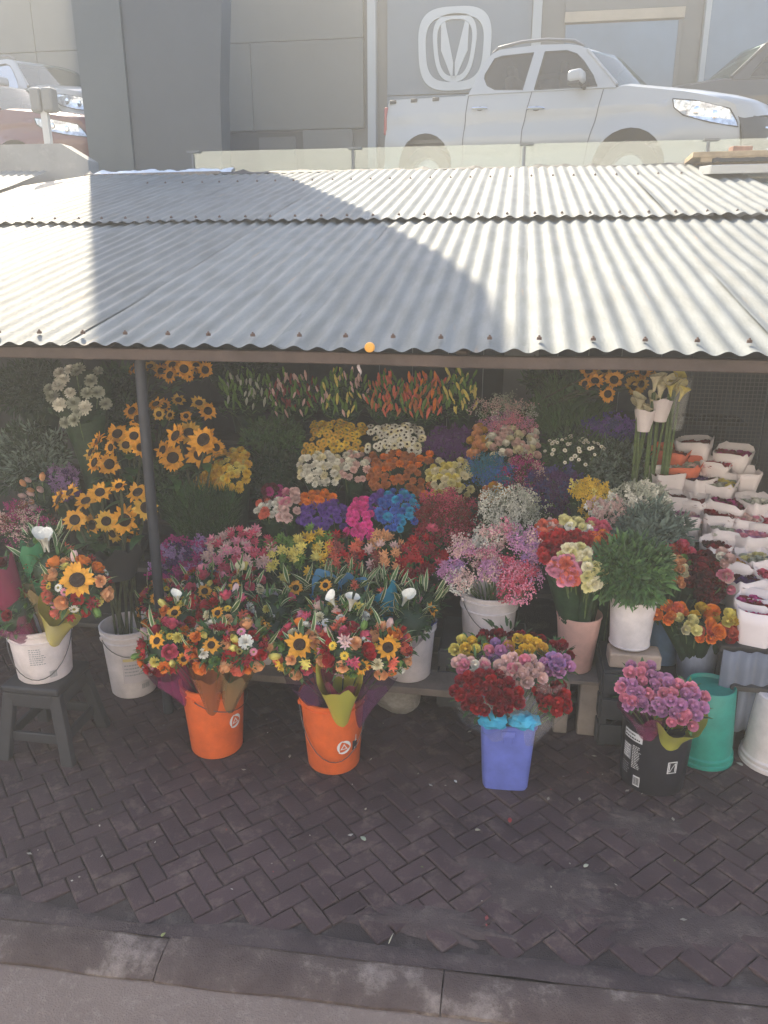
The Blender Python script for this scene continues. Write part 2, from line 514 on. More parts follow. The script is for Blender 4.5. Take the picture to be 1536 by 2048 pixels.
# back wall boards behind the flowers
M_board = mat('dark_board', (.055,.06,.07), .8, var=.3, scale=4, bump=.2, objvar=.25)
M_panel = mat('grey_panel', (.20,.205,.21), .6, var=.12, scale=3)
x = -4.2
x = -5.4
while x < 3.0:
    wdt = rnd.uniform(.22, .30)
    m = MB(); m.box(Vector((x + wdt / 2, 5.98 + rnd.uniform(0, .012), 1.22)) - SO, (wdt - .006, .02, 2.44))
    m.build('wall_board', M_board, stall, smooth=False); x += wdt
pa, pb = at(1008, 724, Y=5.9), at(1072, 800, Y=5.9)
m = MB(); m.box(Vector(((pa.x + pb.x) / 2, 5.93, 1.6)) - SO, (pb.x - pa.x, .02, .8)); m.build('wall_panel', M_panel, stall, smooth=False)
for sx in (-5.3, 2.9):
    m = MB(); m.box(Vector((sx, 4.6, 1.05)) - SO, (.03, 2.7, 2.1)); m.build('side_wall', M_board, stall, smooth=False)
# ---------------------------------------------------------------- forecourt, retaining wall, building
FZ = 3.05
m = MB(); m.box((-2, 17.6, FZ - .15), (26, 15.8, .3)); o = m.build('forecourt', M_fore, smooth=False); tag(o, 'pale raised forecourt behind the stall', kind='structure')
m = MB(); m.box((-2, 9.62, 1.5), (26, .16, 3.12)); o = m.build('retaining_wall', M_conc, smooth=False); tag(o, 'concrete retaining wall holding up the forecourt behind the stall roof', 'wall')
m = MB(); m.poly([[(-12, 2.9), (-5.24, 2.9), (-5.24, 3.48), (-5.58, 3.675), (-12, 3.70)]], lambda p: (p.x, 9.60, p.y)); m.poly([[(-12, 2.9), (-5.24, 2.9), (-5.24, 3.48), (-5.58, 3.675), (-12, 3.70)]], lambda p: (p.x, 9.85, p.y), flip=True)
ol = [(-12, 2.9), (-5.24, 2.9), (-5.24, 3.48), (-5.58, 3.675), (-12, 3.70)]
for a, b in zip(ol, ol[1:] + ol[:1]):
    m.add([(a[0], 9.60, a[1]), (a[0], 9.85, a[1]), (b[0], 9.85, b[1]), (b[0], 9.60, b[1])], [(0, 1, 2, 3)])
tag(m.build('parapet', M_conc, smooth=False), 'grey concrete parapet with a sloped end beside the tan board', 'parapet')

# glass balustrade
def glass_mat(name, tint, haze, hazecol, rough=.03, refl=.12):
    mt = bpy.data.materials.new(name); mt.use_nodes = True
    N, L = mt.node_tree.nodes, mt.node_tree.links
    for n in list(N):
        if n.type == 'BSDF_PRINCIPLED': N.remove(n)
    out = [n for n in N if n.type == 'OUTPUT_MATERIAL'][0]
    t = N.new('ShaderNodeBsdfTransparent'); t.inputs[0].default_value = (*tint, 1)
    d = N.new('ShaderNodeBsdfDiffuse'); d.inputs[0].default_value = (*hazecol, 1)
    gl = N.new('ShaderNodeBsdfGlossy'); gl.inputs['Roughness'].default_value = rough
    m1 = N.new('ShaderNodeMixShader'); m1.inputs[0].default_value = haze
    L.new(t.outputs[0], m1.inputs[1]); L.new(d.outputs[0], m1.inputs[2])
    fr = N.new('ShaderNodeLayerWeight'); fr.inputs['Blend'].default_value = .25
    ml = N.new('ShaderNodeMath'); ml.operation = 'MULTIPLY_ADD'; ml.inputs[1].default_value = .4; ml.inputs[2].default_value = refl
    L.new(fr.outputs['Fresnel'], ml.inputs[0])
    m2 = N.new('ShaderNodeMixShader'); L.new(ml.outputs[0], m2.inputs[0]); L.new(m1.outputs[0], m2.inputs[1]); L.new(gl.outputs[0], m2.inputs[2])
    L.new(m2.outputs[0], out.inputs['Surface'])
    MATS[name] = mt
    return mt
M_fence_glass = glass_mat('balustrade_glass', (.78, .86, .82), .13, (.34, .39, .365))
M_car_glass = glass_mat('car_glass', (.12, .15, .15), .0, (.1, .1, .1), refl=.04)
M_wind_glass = glass_mat('windscreen_glass', (.30, .42, .40), .12, (.25, .38, .36), refl=.12)
M_rail0 = mat('dull_clamp', (.16,.17,.17), .5, metal=.3)
M_steel = mat('steel', (.55,.56,.57), .35, metal=.9)
M_white = mat('white_paint_wall', (.28,.31,.32), .5, var=.05, scale=2)
fence = thing('glass_balustrade', 'low greenish glass balustrade along the forecourt edge above the roof', 'balustrade', (0, 9.78, FZ))
x = -3.95
while x < 4:
    m = MB(); m.box((x + .99, 0, .26), (1.97, .012, .52)); m.build('glass_panel', M_fence_glass, fence, smooth=False)
    for cx in (x + 0.0,):
        m = MB(); m.box((cx + .02, -.03, .515), (.16, .05, .022)); m.box((cx, -.02, .24), (.022, .02, .5)); m.build('clamp_post', M_rail0, fence, smooth=False)
    x += 2.0

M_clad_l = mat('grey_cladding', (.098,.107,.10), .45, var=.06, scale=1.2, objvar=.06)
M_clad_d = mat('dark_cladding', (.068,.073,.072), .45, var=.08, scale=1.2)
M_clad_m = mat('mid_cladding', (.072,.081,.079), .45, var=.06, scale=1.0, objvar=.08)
M_blue = mat('blue_grey_panel', (.07,.105,.14), .45, var=.05, scale=1.0)
M_bluegl = mat('blue_glass', (.05,.09,.13), .12, spec=.8, var=.3, scale=.6)
M_dark = mat('dark_void', (.03,.032,.034), .8)
M_beige = mat('beige_beam', (.30,.25,.18), .6, var=.1, scale=3)
M_frame = mat('dark_frame', (.075,.08,.078), .5)
# pylon: tall sign tower, curved on one side
pylon = thing('sign_pylon', 'tall dark grey clad pylon with a lighter side standing behind the stall roof', 'pylon', (-5.0, 11.0, FZ))
right = [(-4.05, 3.05), (-4.00, 4.5), (-3.90, 5.6), (-3.85, 6.8), (-3.86, 7.8), (-3.92, 8.5), (-4.05, 9.05), (-4.28, 9.5), (-4.7, 9.95), (-5.2, 10.15)]
left = [(-5.30, 10.15), (-5.30, 3.05)]
def slab(name, loop, y0, y1, material, parent, off):
    m = MB()
    f0 = lambda y: (lambda p: Vector((p[0] - off.x, y - off.y, p[1] - off.z)))
    m.poly([loop], f0(y0)); m.poly([loop], f0(y1), flip=True)
    for a, b in zip(loop, loop[1:] + loop[:1]):
        m.add([f0(y0)(a), f0(y0)(b), f0(y1)(b), f0(y1)(a)], [(0, 1, 2, 3)])
    o = m.build(name, material, parent, smooth=False)
    bm = bmesh.new(); bm.from_mesh(o.data); bmesh.ops.recalc_face_normals(bm, faces=bm.faces); bm.to_mesh(o.data); bm.free()
    return o
PO = Vector(pylon.location)
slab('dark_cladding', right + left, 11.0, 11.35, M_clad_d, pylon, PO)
slab('side_cladding', [(-5.305, 3.05), (-5.305, 10.15), (-6.03, 10.15), (-5.95, 3.05)], 10.96, 11.31, M_clad_l, pylon, PO)  # reflected light on this face is put into its lighter grey

bld = thing('showroom_building', 'grey panelled showroom building with a large white V emblem on a blue panel', 'building', (-3, 14.5, FZ))
BO = Vector(bld.location)
def bbox(name, x0, x1, z0, z1, y0, y1, material, parent=bld):
    m = MB(); m.box(Vector(((x0+x1)/2, (y0+y1)/2, (z0+z1)/2)) - BO, (x1-x0, y1-y0, z1-z0))
    return bevel(m.build(name, material, parent, smooth=False), .006)
TOP = 6.62
bbox('wall', -13, 6.5, FZ, TOP, 14.62, 20, M_clad_m)
bbox('wall', -13, -5.32, TOP, 7.12, 14.62, 20, M_clad_m)
for i, (x0, x1) in enumerate([(-12.5, -10.6), (-10.59, -8.7), (-8.69, -6.9), (-6.89, -5.33)]):
    for z0, z1 in ((FZ, 4.2), (4.21, 5.9), (5.91, 7.1)):
        bbox('facade_panel', x0, x1 - .002, z0, z1 - .002, 14.5, 14.61, M_clad_l)
bbox('facade_panel', -5.31, -4.68, 4.52, 5.88, 14.46, 14.61, M_clad_m)
bbox('facade_panel', -4.668, -2.70, 4.52, 5.88, 14.46, 14.61, M_clad_m)
bbox('facade_panel', -5.31, -2.70, 5.892, TOP - .01, 14.46, 14.61, M_clad_m)
bbox('facade_panel', -3.79, -2.9, FZ, 4.508, 14.47, 14.61, M_clad_m)
bbox('doorway', -5.31, -3.81, FZ, 4.5, 14.58, 14.615, M_dark)  # solid slab; the shade inside the opening is put into its dark colour
bbox('door_leaf', -4.62, -3.95, FZ, 4.42, 14.54, 14.578, M_clad_d)
bbox('pillar', -2.61, -2.47, FZ, TOP - .02, 14.36, 14.61, M_white)
bbox('pillar', .09, .235, FZ, TOP - .02, 14.36, 14.61, M_white)
bbox('pillar', 2.74, 2.82, FZ, TOP - .02, 14.36, 14.61, M_white)
bbox('recess', -2.46, -2.30, FZ, TOP - .02, 14.55, 14.612, M_frame)
logo_panel = bbox('emblem_panel', -2.285, .08, 5.0, TOP - .02, 14.44, 14.61, M_blue)
bbox('emblem_panel_lower', -2.285, .08, FZ, 4.985, 14.44, 14.61, M_blue)
bbox('window_surround', .24, 2.73, FZ, TOP - .02, 14.5, 14.61, M_frame)
wf = bbox('window', .62, 2.42, 4.2, 5.93, 14.44, 14.5, M_bluegl)
bbox('lintel', .60, 2.44, 5.95, 6.10, 14.40, 14.5, M_beige)
bbox('mullion', 2.36, 2.42, 4.2, 5.93, 14.42, 14.438, M_frame)
bbox('dark_fascia', .60, 2.44, 6.105, 6.26, 14.42, 14.5, M_frame)
bbox('glass_wall', 2.83, 6.4, FZ, TOP - .02, 14.48, 14.61, M_bluegl)
# emblem in relief
lc = at(909, 99, Y=14.43)
s_ = mpp(lc) * 1.0
M_emb = mat('emblem_white', (.36,.39,.40), .4)
def sloop(hw, hh, taper=0.0, n=64, p=3.2, dy=0):
    out = []
    for k in range(n):
        t = 2*math.pi*k/n
        c, s = math.cos(t), math.sin(t)
        x = math.copysign(abs(c) ** (2/p), c) * hw; y = math.copysign(abs(s) ** (2/p), s) * hh
        x *= 1 - taper * (0.5 - y / (2*hh))
        out.append((x, y + dy))
    return out
def emblem(loops):
    m = MB()
    P = lambda y: (lambda p: Vector((lc.x + p[0] * s_ * .985, y, lc.z + p[1] * s_)) - BO)
    m.poly(loops, P(14.395)); m.poly(loops, P(14.4405), flip=True)
    for lp in loops:
        for a, b in zip(lp, lp[1:] + lp[:1]):
            m.add([P(14.395)(a), P(14.395)(b), P(14.4405)(b), P(14.4405)(a)], [(0, 1, 2, 3)])
    o = m.build('emblem', M_emb, bld, smooth=False)
    bm = bmesh.new(); bm.from_mesh(o.data); bmesh.ops.remove_doubles(bm, verts=bm.verts, dist=1e-5); bmesh.ops.recalc_face_normals(bm, faces=bm.faces); bm.to_mesh(o.data); bm.free()
emblem([sloop(77, 74, .10), sloop(61, 58, .10)])
emblem([sloop(50, 60, .30, p=2.8, dy=2), sloop(40, 50, .30, p=2.8, dy=2)])
emblem([[(-28, 44), (-20, 49), (-1.5, -24), (-2.5, -55), (-27, -2)]])
emblem([[(28, 44), (20, 49), (1.5, -24), (2.5, -55), (27, -2)][::-1]])

# ---------------------------------------------------------------- vehicles
M_tyre = mat('tyre', (.02,.02,.02), .85)
M_rail = mat('dark_rail', (.12,.125,.13), .4, metal=.5)
M_rim = mat('rim', (.35,.36,.37), .35, metal=.8)
M_black = mat('black_plastic', (.018,.019,.02), .5)
M_chrome = mat('chrome', (.75,.76,.78), .12, metal=1.0)
M_lens = mat('lamp_lens', (.55,.60,.66), .08, metal=.55, var=.5, scale=14)
M_red = mat('red_lamp', (.25,.01,.01), .2)
M_seat = mat('seat_fabric', (.06,.06,.065), .9)
M_seam = mat('panel_gap', (.05,.055,.06), .7)
def paint(name, rgb): return mat(name, rgb, .35, coat=.45, spec=.4)
def car(label, cat, paint_mat, pickup=True, zs=1.0, group=None, name='parked_car'):
    """local axes: x forward from the rear axle, y = 0 at the near (right) side to 1.8, z up from the ground"""
    root = thing(name, label, cat, group=group)
    W = 1.8
    def yin(x, z):
        y = .0
        if z > 1.12: y += .16 * (z - 1.12)
        if z < .75: y += .10 * (.75 - z)
        y += .012 * math.cos((z - 1.0) * 16) if z < 1.12 else 0
        if x > 3.3: y += .42 * (x - 3.3) ** 2
        if x < -.35: y += .35 * (-.35 - x) ** 2
        for ax, az, ar in ((0, .47, .42), (2.85, .40, .46)):
            d = math.hypot(x - ax, z - az)
            if d < ar + .16: y -= .035 * (1 - max(0, d - ar) / .16)
        return y
    def arc(cx, cz, r, a0, a1, n=14):
        return [(cx + r * math.cos(R(a0 + (a1 - a0) * k / n)), cz + r * math.sin(R(a0 + (a1 - a0) * k / n))) for k in range(n + 1)]
    ra = arc(0, .47, .42, 190, -10); fa = arc(2.85, .40, .46, 188, -8)
    top = [(4.06, .95), (3.98, 1.10), (3.80, 1.16), (3.47, 1.225), (3.1, 1.28), (2.71, 1.335), (2.55, 1.32), (1.5, 1.335), (.80, 1.36), (.56, 1.345)]
    top += [(.55, 1.33), (-.60, 1.345), (-.655, 1.30)]
    side = [(-.70, .46)] + ra + [(.6, .36), (2.2, .34)] + fa + [(4.02, .34), (4.13, .50)] + top
    for s in (0, 1):
        m = MB(); m.poly([side], lambda p: Vector((p.x, 0, p.y)))
        me = m.mesh('body_side', [paint_mat])
        bm = bmesh.new(); bm.from_mesh(me)
        for k in range(60):
            xx = -.7 + .08 * k
            bmesh.ops.bisect_plane(bm, geom=bm.verts[:] + bm.edges[:] + bm.faces[:], plane_co=(xx, 0, 0), plane_no=(1, 0, 0))
        for zz in (.45, .55, .65, .75, .83, .9, .97, 1.04, 1.12, 1.17, 1.22, 1.27, 1.32):
            bmesh.ops.bisect_plane(bm, geom=bm.verts[:] + bm.edges[:] + bm.faces[:], plane_co=(0, 0, zz), plane_no=(0, 0, 1))
        for v in bm.verts:
            y = yin(v.co.x, v.co.z)
            v.co.y = y if s == 0 else W - y
        if s: bmesh.ops.reverse_faces(bm, faces=bm.faces)
        for f in bm.faces: f.smooth = True
        bm.to_mesh(me); bm.free()
        place('body_side', me, root)
    def topz(x):
        pts = sorted(top)
        for a, b in zip(pts, pts[1:]):
            if a[0] <= x <= b[0]: return a[1] + (b[1] - a[1]) * (x - a[0]) / max(1e-6, b[0] - a[0])
        return pts[-1][1] if x > pts[-1][0] else pts[0][1]
    # bonnet with a raised centre
    m = MB()
    def fh(u, v):
        x = 2.50 + (4.06 - 2.50) * u
        c = 1 - abs(2 * v - 1)
        y0 = yin(x, topz(x)); y = y0 + (W - 2 * y0) * v
        return (x + .36 * max(0, math.sin(math.pi * v)) ** .6 * u ** 2, y, topz(x) + .075 * min(1, c * 2.6) ** .7 * (1 - .25 * u) + .02 * c)
    m.grid(24, 21, fh); m.build('bonnet', paint_mat, root)
    # front face: grille and bumper
    m = MB()
    def ff(u, v):
        z = .34 + (.95 + .04 - .34) * u
        x = 4.03 + .11 * math.sin(math.pi * min(1, (z - .3) / .7)) + .42 * max(0, math.sin(math.pi * v)) ** .6
        y0 = yin(min(x, 4.05), z); return (x - .005, y0 + (W - 2 * y0) * v, z)
    m.grid(10, 15, ff); m.build('grille', M_black, root)
    m = MB()
    for k in range(3):
        pts = []
        for q in range(13):
            v = .12 + .76 * q / 12
            p = ff((.45 + .18 * k), v); pts.append(Vector(p) + Vector((.02, 0, 0)))
        m.tube(pts, .013, 6)
    m.build('grille_bar', M_chrome, root)
    if pickup:
        m = MB()
        m.box((-.05, .05 + .03, 1.31), (1.18, .09, .05)); m.box((-.05, W - .08, 1.31), (1.18, .09, .05)); m.build('bed_rail', paint_mat, root)
        m = MB(); m.box((-.05, W / 2, .80), (1.2, W - .12, .04)); m.build('bed_floor', M_black, root)
        m = MB(); m.box((-.655, W / 2, .95), (.05, W - .16, .72)); bevel(m.build('tailgate', paint_mat, root), .02)
        for k in range(3):
            m = MB(); m.box((-.57 + .34 * k, .035, 1.315), (.10, .04, .045)); m.box((-.57 + .34 * k, .030, 1.31), (.05, .045, .02))
            bevel(m.build('stake_pocket', M_black, root), .008)
        back = [(.60, 1.335), (.70, 1.58), (.77, 1.74), (.86, 1.83), (.95, 1.868)]
        rear_win = [(.98, 1.385), (.86, 1.44), (.80, 1.53), (.80, 1.58), (.90, 1.765), (1.0, 1.79), (1.44, 1.80), (1.37, 1.36)]
    else:
        back = [(-.62, 1.335), (-.52, 1.62), (-.40, 1.78), (-.2, 1.85), (.2, 1.875)]
        rear_win = [(-.1, 1.385), (-.25, 1.55), (-.12, 1.77), (.3, 1.80), (1.44, 1.80), (1.37, 1.36)]
    m = MB(); m.box((-.69, .12, 1.08), (.06, .16, .36)); bevel(m.build('tail_lamp', M_red, root), .02)
    roofl = back + [(1.51, 1.885), (1.9, 1.86), (2.07, 1.825), (2.15, 1.77)]
    front_win = [(1.53, 1.35), (1.59, 1.80), (1.88, 1.79), (2.02, 1.74), (2.12, 1.655), (2.28, 1.47), (2.36, 1.345)]
    gh = roofl + [(2.52, 1.40), (2.60, 1.315), (1.5, 1.33)]
    gy = lambda z: .035 + .27 * (z - 1.335)
    for s in (0, 1):
        m = MB()
        fn = (lambda p: Vector((p.x, gy(p.y), p.y))) if s == 0 else (lambda p: Vector((p.x, W - gy(p.y), p.y)))
        m.poly([gh, rear_win, front_win], fn)
        o = m.build('cab_frame', paint_mat, root, smooth=False); solidify(o, .03, 0)
        for wn_ in (rear_win, front_win):
            m = MB()
            sft = .004 if s == 0 else -.004
            m.poly([wn_], lambda p: fn(p) + Vector((0, sft, 0))); m.build('side_window', M_car_glass, root, smooth=False)
            # rubber frame round the pane
            m = MB(); loop = [fn(Vector((a, b, 0))) + Vector((0, -.012 if s == 0 else .012, 0)) for a, b in wn_]
            m.tube(loop + [loop[0]], .009, 5, cap=False); m.build('window_seal', M_black, root)
    # roof skin
    m = MB()
    rl = roofl
    def fr(u, v):
        k = u * (len(rl) - 1); i = min(int(k), len(rl) - 2); t = k - i
        x = rl[i][0] + (rl[i+1][0] - rl[i][0]) * t; z = rl[i][1] + (rl[i+1][1] - rl[i][1]) * t
        y0 = gy(z) - .01
        return (x + .24 * math.sin(math.pi * v) * max(0, u - .5) * 2, y0 + (W - 2 * y0) * v, z + .035 * math.sin(math.pi * v) * (0.3 + .7 * math.sin(math.pi * min(1, .15 + u))))
    m.grid(20, 13, fr); solidify(m.build('roof', paint_mat, root), .02, -1)
    m = MB()
    def fw_(u, v):
        x = 2.15 + (2.60 - 2.15) * u; z = 1.775 + (1.345 - 1.775) * u
        y0 = gy(z) + .005
        return (x + (.24 + .10 * u) * math.sin(math.pi * v), y0 + (W - 2 * y0) * v, z + .035 * (1 - u) * math.sin(math.pi * v))
    m.grid(8, 17, fw_); m.build('windscreen', M_wind_glass, root)
    for v in (0, 1):
        m = MB(); m.tube([Vector(fw_(u / 6, v)) + Vector((.0, -.012 if v == 0 else .012, .006)) for u in range(7)], .024, 6); m.build('pillar', paint_mat, root)
    m = MB(); m.box((2.66, W / 2, 1.33), (.16, W - .25, .03)); m.build('cowl', M_black, root)
    # roof rails
    for s in (0, 1):
        y = .20 if s == 0 else W - .20
        m = MB(); m.tube([(.84 if pickup else -.2, y, 1.84), (.92 if pickup else -.1, y, 1.90), (1.25, y, 1.945), (1.6, y, 1.945), (1.95, y, 1.90), (2.08, y, 1.84)], [.016, .022, .020, .020, .024, .014], 8)
        m.build('roof_rail', M_rail, root)
    # doors: gaps and handles
    for x0, pts in ((0, [(1.50, 1.335), (1.42, .9), (1.42, .42)]), (1, [(2.44, 1.31), (2.38, .95), (2.32, .72), (2.28, .42)]), (2, [(.60, 1.33), (.575, .8), (.57, .44)])):
        m = MB(); fine = []
        for a, b in zip(pts, pts[1:]):
            for q in range(8): fine.append((a[0] + (b[0]-a[0]) * q / 8, a[1] + (b[1]-a[1]) * q / 8))
        m.tube([(x, yin(x, z) - .001, z) for x, z in fine], .006, 4); m.build('door_gap', M_seam, root)
    for hx, hz in ((.80, 1.165), (1.60, 1.13)):
        m = MB(); y = yin(hx, hz)
        m.tube([(hx - .13, y - .005, hz), (hx - .1, y - .035, hz + .004), (hx + .06, y - .035, hz), (hx + .10, y - .005, hz - .004)], [.012, .018, .018, .012], 8)
        h = m.build('door_handle', M_chrome, root)
        m = MB(); m.lathe([(.001, .004), (.045, .002), (.05, 0)], 14, 0, Matrix.Translation((hx - .01, y - .002, hz)) @ Matrix.Rotation(R(90), 4, 'X') @ Matrix.Diagonal((1, .6, 1, 1))); m.build('handle_cup', M_black, h)
    # mirror
    m = MB(); m.box((2.14, -.16, 1.425), (.19, .22, .15), rot=(0, -.12, 0)); mir = bevel(m.build('mirror', paint_mat, root), .05, 5)
    m = MB(); m.box((2.13, -.16, 1.355), (.15, .20, .05)); m.tube([(2.18, -.05, 1.35), (2.2, .07, 1.335)], .03, 8); bevel(m.build('mirror_base', M_black, mir), .015)
    # head lamp
    hl = [(3.30, 1.155), (3.55, 1.13), (3.94, 1.05), (4.03, .93), (4.06, .86), (3.75, .90), (3.44, .98), (3.33, 1.06)]
    for s in (0, 1):
        m = MB()
        sx = (lambda p: Vector((p.x, yin(p.x, p.y) - .012, p.y))) if s == 0 else (lambda p: Vector((p.x, W - yin(p.x, p.y) + .012, p.y)))
        m.poly([hl], sx)
        me = m.mesh('head_lamp', [M_lens])
        bm = bmesh.new(); bm.from_mesh(me)
        for k in range(9):
            bmesh.ops.bisect_plane(bm, geom=bm.verts[:] + bm.edges[:] + bm.faces[:], plane_co=(3.36 + .08 * k, 0, 0), plane_no=(1, 0, 0))
        for v in bm.verts:
            y = yin(v.co.x, v.co.z) - .012; v.co.y = y if s == 0 else W - y
        bm.to_mesh(me); bm.free()
        h = place('head_lamp', me, root)
        for cx, cz, rr in ((3.58, 1.03, .045), (3.78, .985, .05)):
            m = MB(); y = yin(cx, cz) - .016
            m.lathe([(.001, .006), (rr * .7, .004), (rr, .0)], 14, 0, Matrix.Translation((cx, y if s == 0 else W - y, cz)) @ Matrix.Rotation(R(90 if s == 0 else -90), 4, 'X'))
            m.build('projector', M_chrome, h)
        m = MB(); lp = [sx(Vector((a, b, 0))) + Vector((0, -.003 if s == 0 else .003, 0)) for a, b in hl]; m.tube(lp + [lp[0]], .007, 5, cap=False); m.build('lamp_rim', M_black, h)
    # wheels with dark arches
    for ax in (0, 2.85):
        for s in (0, 1):
            y = .16 if s == 0 else W - .16
            Mw = Matrix.Translation((ax, y, .37)) @ Matrix.Rotation(R(90), 4, 'X')
            m = MB(); m.lathe([(.22, -.11), (.33, -.115), (.37, -.09), (.37, .09), (.33, .115), (.22, .11)], 28, 0, Mw); wh = m.build('wheel', M_tyre, root)
            m = MB(); m.lathe([(.001, .09), (.06, .085), (.20, .07), (.225, .105)], 28, 0, Mw); m.lathe([(.001, -.09), (.06, -.085), (.20, -.07), (.225, -.105)], 28, 0, Mw); m.build('rim', M_rim, wh)
        m = MB(); m.lathe([(.46, -.85), (.46, .85)], 24, 0, Matrix.Translation((ax, W / 2, .46)) @ Matrix.Rotation(R(90), 4, 'X')); m.build('wheel_well', M_black, root)
    # seats and dash seen through the glass
    for sx_ in (1.25, 2.0):
        for sy in (.45, 1.35):
            m = MB(); m.box((sx_ - .12, sy, 1.30), (.14, .44, .56), rot=(0, -.2, 0)); m.box((sx_ - .20, sy, 1.64), (.10, .24, .16), rot=(0, -.2, 0)); bevel(m.build('seat', M_seat, root), .04, 3)
    m = MB(); m.box((2.35, W / 2, 1.24), (.35, W - .3, .16)); m.box((1.5, W / 2, .5), (2.9, W - .25, .1)); bevel(m.build('dashboard', M_seat, root), .04)
    root.scale = (1, 1, zs)
    return root
def _ico(sub):
    bm = bmesh.new(); bmesh.ops.create_icosphere(bm, subdivisions=sub, radius=1)
    vs = [v.co.copy() for v in bm.verts]; fs = [tuple(v.index for v in f.verts) for f in bm.faces]; bm.free()
    return vs, fs
W_paint = paint('white_car_paint', (.31,.325,.33))
t = car('white double cab pickup with roof rails parked below the emblem', 'pickup', W_paint, True, name='pickup_truck')
t.location = (-1.31, 11.5, FZ + .03); t.rotation_euler = (0, R(2.2), R(-20.0)); t.scale = (.965, 1, .985)
# white SUV half hidden behind the pylon, on a low ramp
suv = car('white car with pale grey windscreen standing behind the red car', 'car', W_paint, False)
a_ = R(-24)
pw = at(45, 168, Y=13.3)
suv.rotation_euler = (0, 0, a_)
dz = pw.z - 1.39
suv.location = (pw.x - 2.5 * math.cos(a_), pw.y - 2.5 * math.sin(a_), dz)
m = MB(); m.box((pw.x - 1.2, 14.1, (FZ + dz) / 2), (5.0, 3.0, dz - FZ)); tag(m.build('display_platform', M_conc, smooth=False), 'raised concrete display platform under the white car', 'platform')
red = car('dark red car with its bonnet and headlamp showing above the parapet', 'car', paint('red_car_paint', (.10,.013,.017)), False, .9)
a_ = R(-14)
pr = at(188, 285, Y=11.7)
rz_ = max(FZ + .02, at(80, 235, Y=11.95).z - 1.12)
red.rotation_euler = (0, 0, a_)
red.location = (pr.x - 4.05 * math.cos(a_) - .35 * -math.sin(a_), pr.y - 4.05 * math.sin(a_) - .35 * math.cos(a_), rz_)
m = MB(); m.box((-9.1, 13.0, (FZ + rz_) / 2), (5.2, 3.2, rz_ - FZ)); m.build('platform_fill', M_conc, bpy.data.objects['display_platform'], smooth=False)
blk = car('black car partly hidden behind the pickup bonnet', 'car', paint('black_car_paint', (.02,.021,.022)), False)
a_ = R(178)
pk = at(1450, 178, Y=13.6)
blk.rotation_euler = (0, 0, a_)
blk.location = (pk.x - 2.5 * math.cos(a_), 14.25, pk.z - 1.40)
m = MB(); m.box((pk.x + 1.8, 13.35, (FZ + pk.z - 1.40) / 2), (5.0, 1.9, pk.z - 1.40 - FZ)); tag(m.build('display_platform', M_conc, smooth=False), 'low concrete display platform under the black car', 'platform')
# box lamp on a post above the parapet
lp = at(98, 292, Y=9.72)
lamp = thing('post_lamp', 'pale post carrying two rounded grey lamp boxes on the parapet', 'lamp', (lp.x, 9.72, 3.68))
hh = mpp(lp) * 100
m = MB(); m.box((0, 0, hh / 2), (.085, .06, hh)); m.build('post', mat('pale_post', (.50,.50,.47), .6), lamp, smooth=False)
for sx in (-.075, .085):
    m = MB(); m.box((sx, .0, hh - .13), (.14, .16, .27)); bevel(m.build('lamp_box', mat('lamp_box', (.16,.165,.16), .5), lamp), .03, 3)

# ---------------------------------------------------------------- things lying round the roof edges
M_tan = mat('tan_board', (.42,.36,.28), .75, var=.12, scale=3)
M_plastic = mat('crumpled_plastic', (.62,.68,.74), .35, var=.15, scale=6)
M_plank = mat('grey_plank', (.20,.18,.16), .85, var=.3, scale=6, bump=.4)
M_tar = mat('black_bitumen', (.02,.02,.021), .75, var=.3, scale=8, bump=.5)
tb = MB()
cs = [at(-60, 422, Y=7.6), at(-60, 392, Y=8.6), at(150, 366, Y=9.35), at(182, 345, Y=9.5), at(188, 353, Y=9.2)]
cs = [Vector((p.x, p.y, p.z)) for p in cs]
tb.add(cs, [(0, 1, 2, 3, 4)][:1]); o = tb.build('tan_board', M_tan, smooth=False); solidify(o, .02); tag(o, 'tan plywood board laid between the roof sheets and the parapet', 'board')
m = MB()
a = at(-40, 395, Y=8.3); b = at(82, 356, Y=9.3)
def zf2(y): return a.z + (b.z - a.z) * (y - a.y) / (b.y - a.y)
o = roof_sheet(b.x - 1.55, 1.5, 8.3, 9.45, .05, 303, parent=None, name='corrugated_offcut', zf=zf2)
tag(o, 'short corrugated metal offcut lying beyond the tan board', 'metal sheet')
p0, p1 = at(172, 352, Y=9.25), at(442, 350, Y=9.25)
m = MB(); m.box(((p0.x + p1.x) / 2, 9.25, (p0.z + p1.z) / 2 - .0), (p1.x - p0.x, .09, .055), rot=(0, -.005, 0)); o = bevel(m.build('loose_plank', M_plank, smooth=False), .006); tag(o, 'grey weathered plank lying along the top of the roof below the pylon', 'plank')
m = MB()
p0, p1 = at(190, 345, Y=9.42), at(465, 343, Y=9.42)
def fn(u, v):
    x = p0.x + (p1.x - p0.x) * u
    w = noise.noise(Vector((x * 4, v * 5, 1))) ; w2 = noise.noise(Vector((x * 13, v * 9, 5)))
    e = math.sin(math.pi * v)
    return (x, 9.36 + .22 * v + .02 * w, p0.z - .03 + .055 * e * (.7 + w) + .018 * w2)
m.grid(60, 9, fn); o = m.build('plastic_sheet', M_plastic, smooth=False); tag(o, 'crumpled bluish white plastic sheet behind the grey plank', 'plastic sheet')
m = MB()
p0, p1 = at(440, 340, Y=9.4), at(1385, 340, Y=9.3)
def fn(u, v):
    x = p0.x + (p1.x - p0.x) * u
    w = noise.noise(Vector((x * 1.5, v * 2, 3))); w2 = noise.noise(Vector((x * 7, v * 3, 8)))
    return (x, 9.16 + .3 * v, roof_z(9.2) + .02 + .05 * v + .03 * w * v + .012 * w2 + (.035 * max(0, w2) if v == 1 else 0))
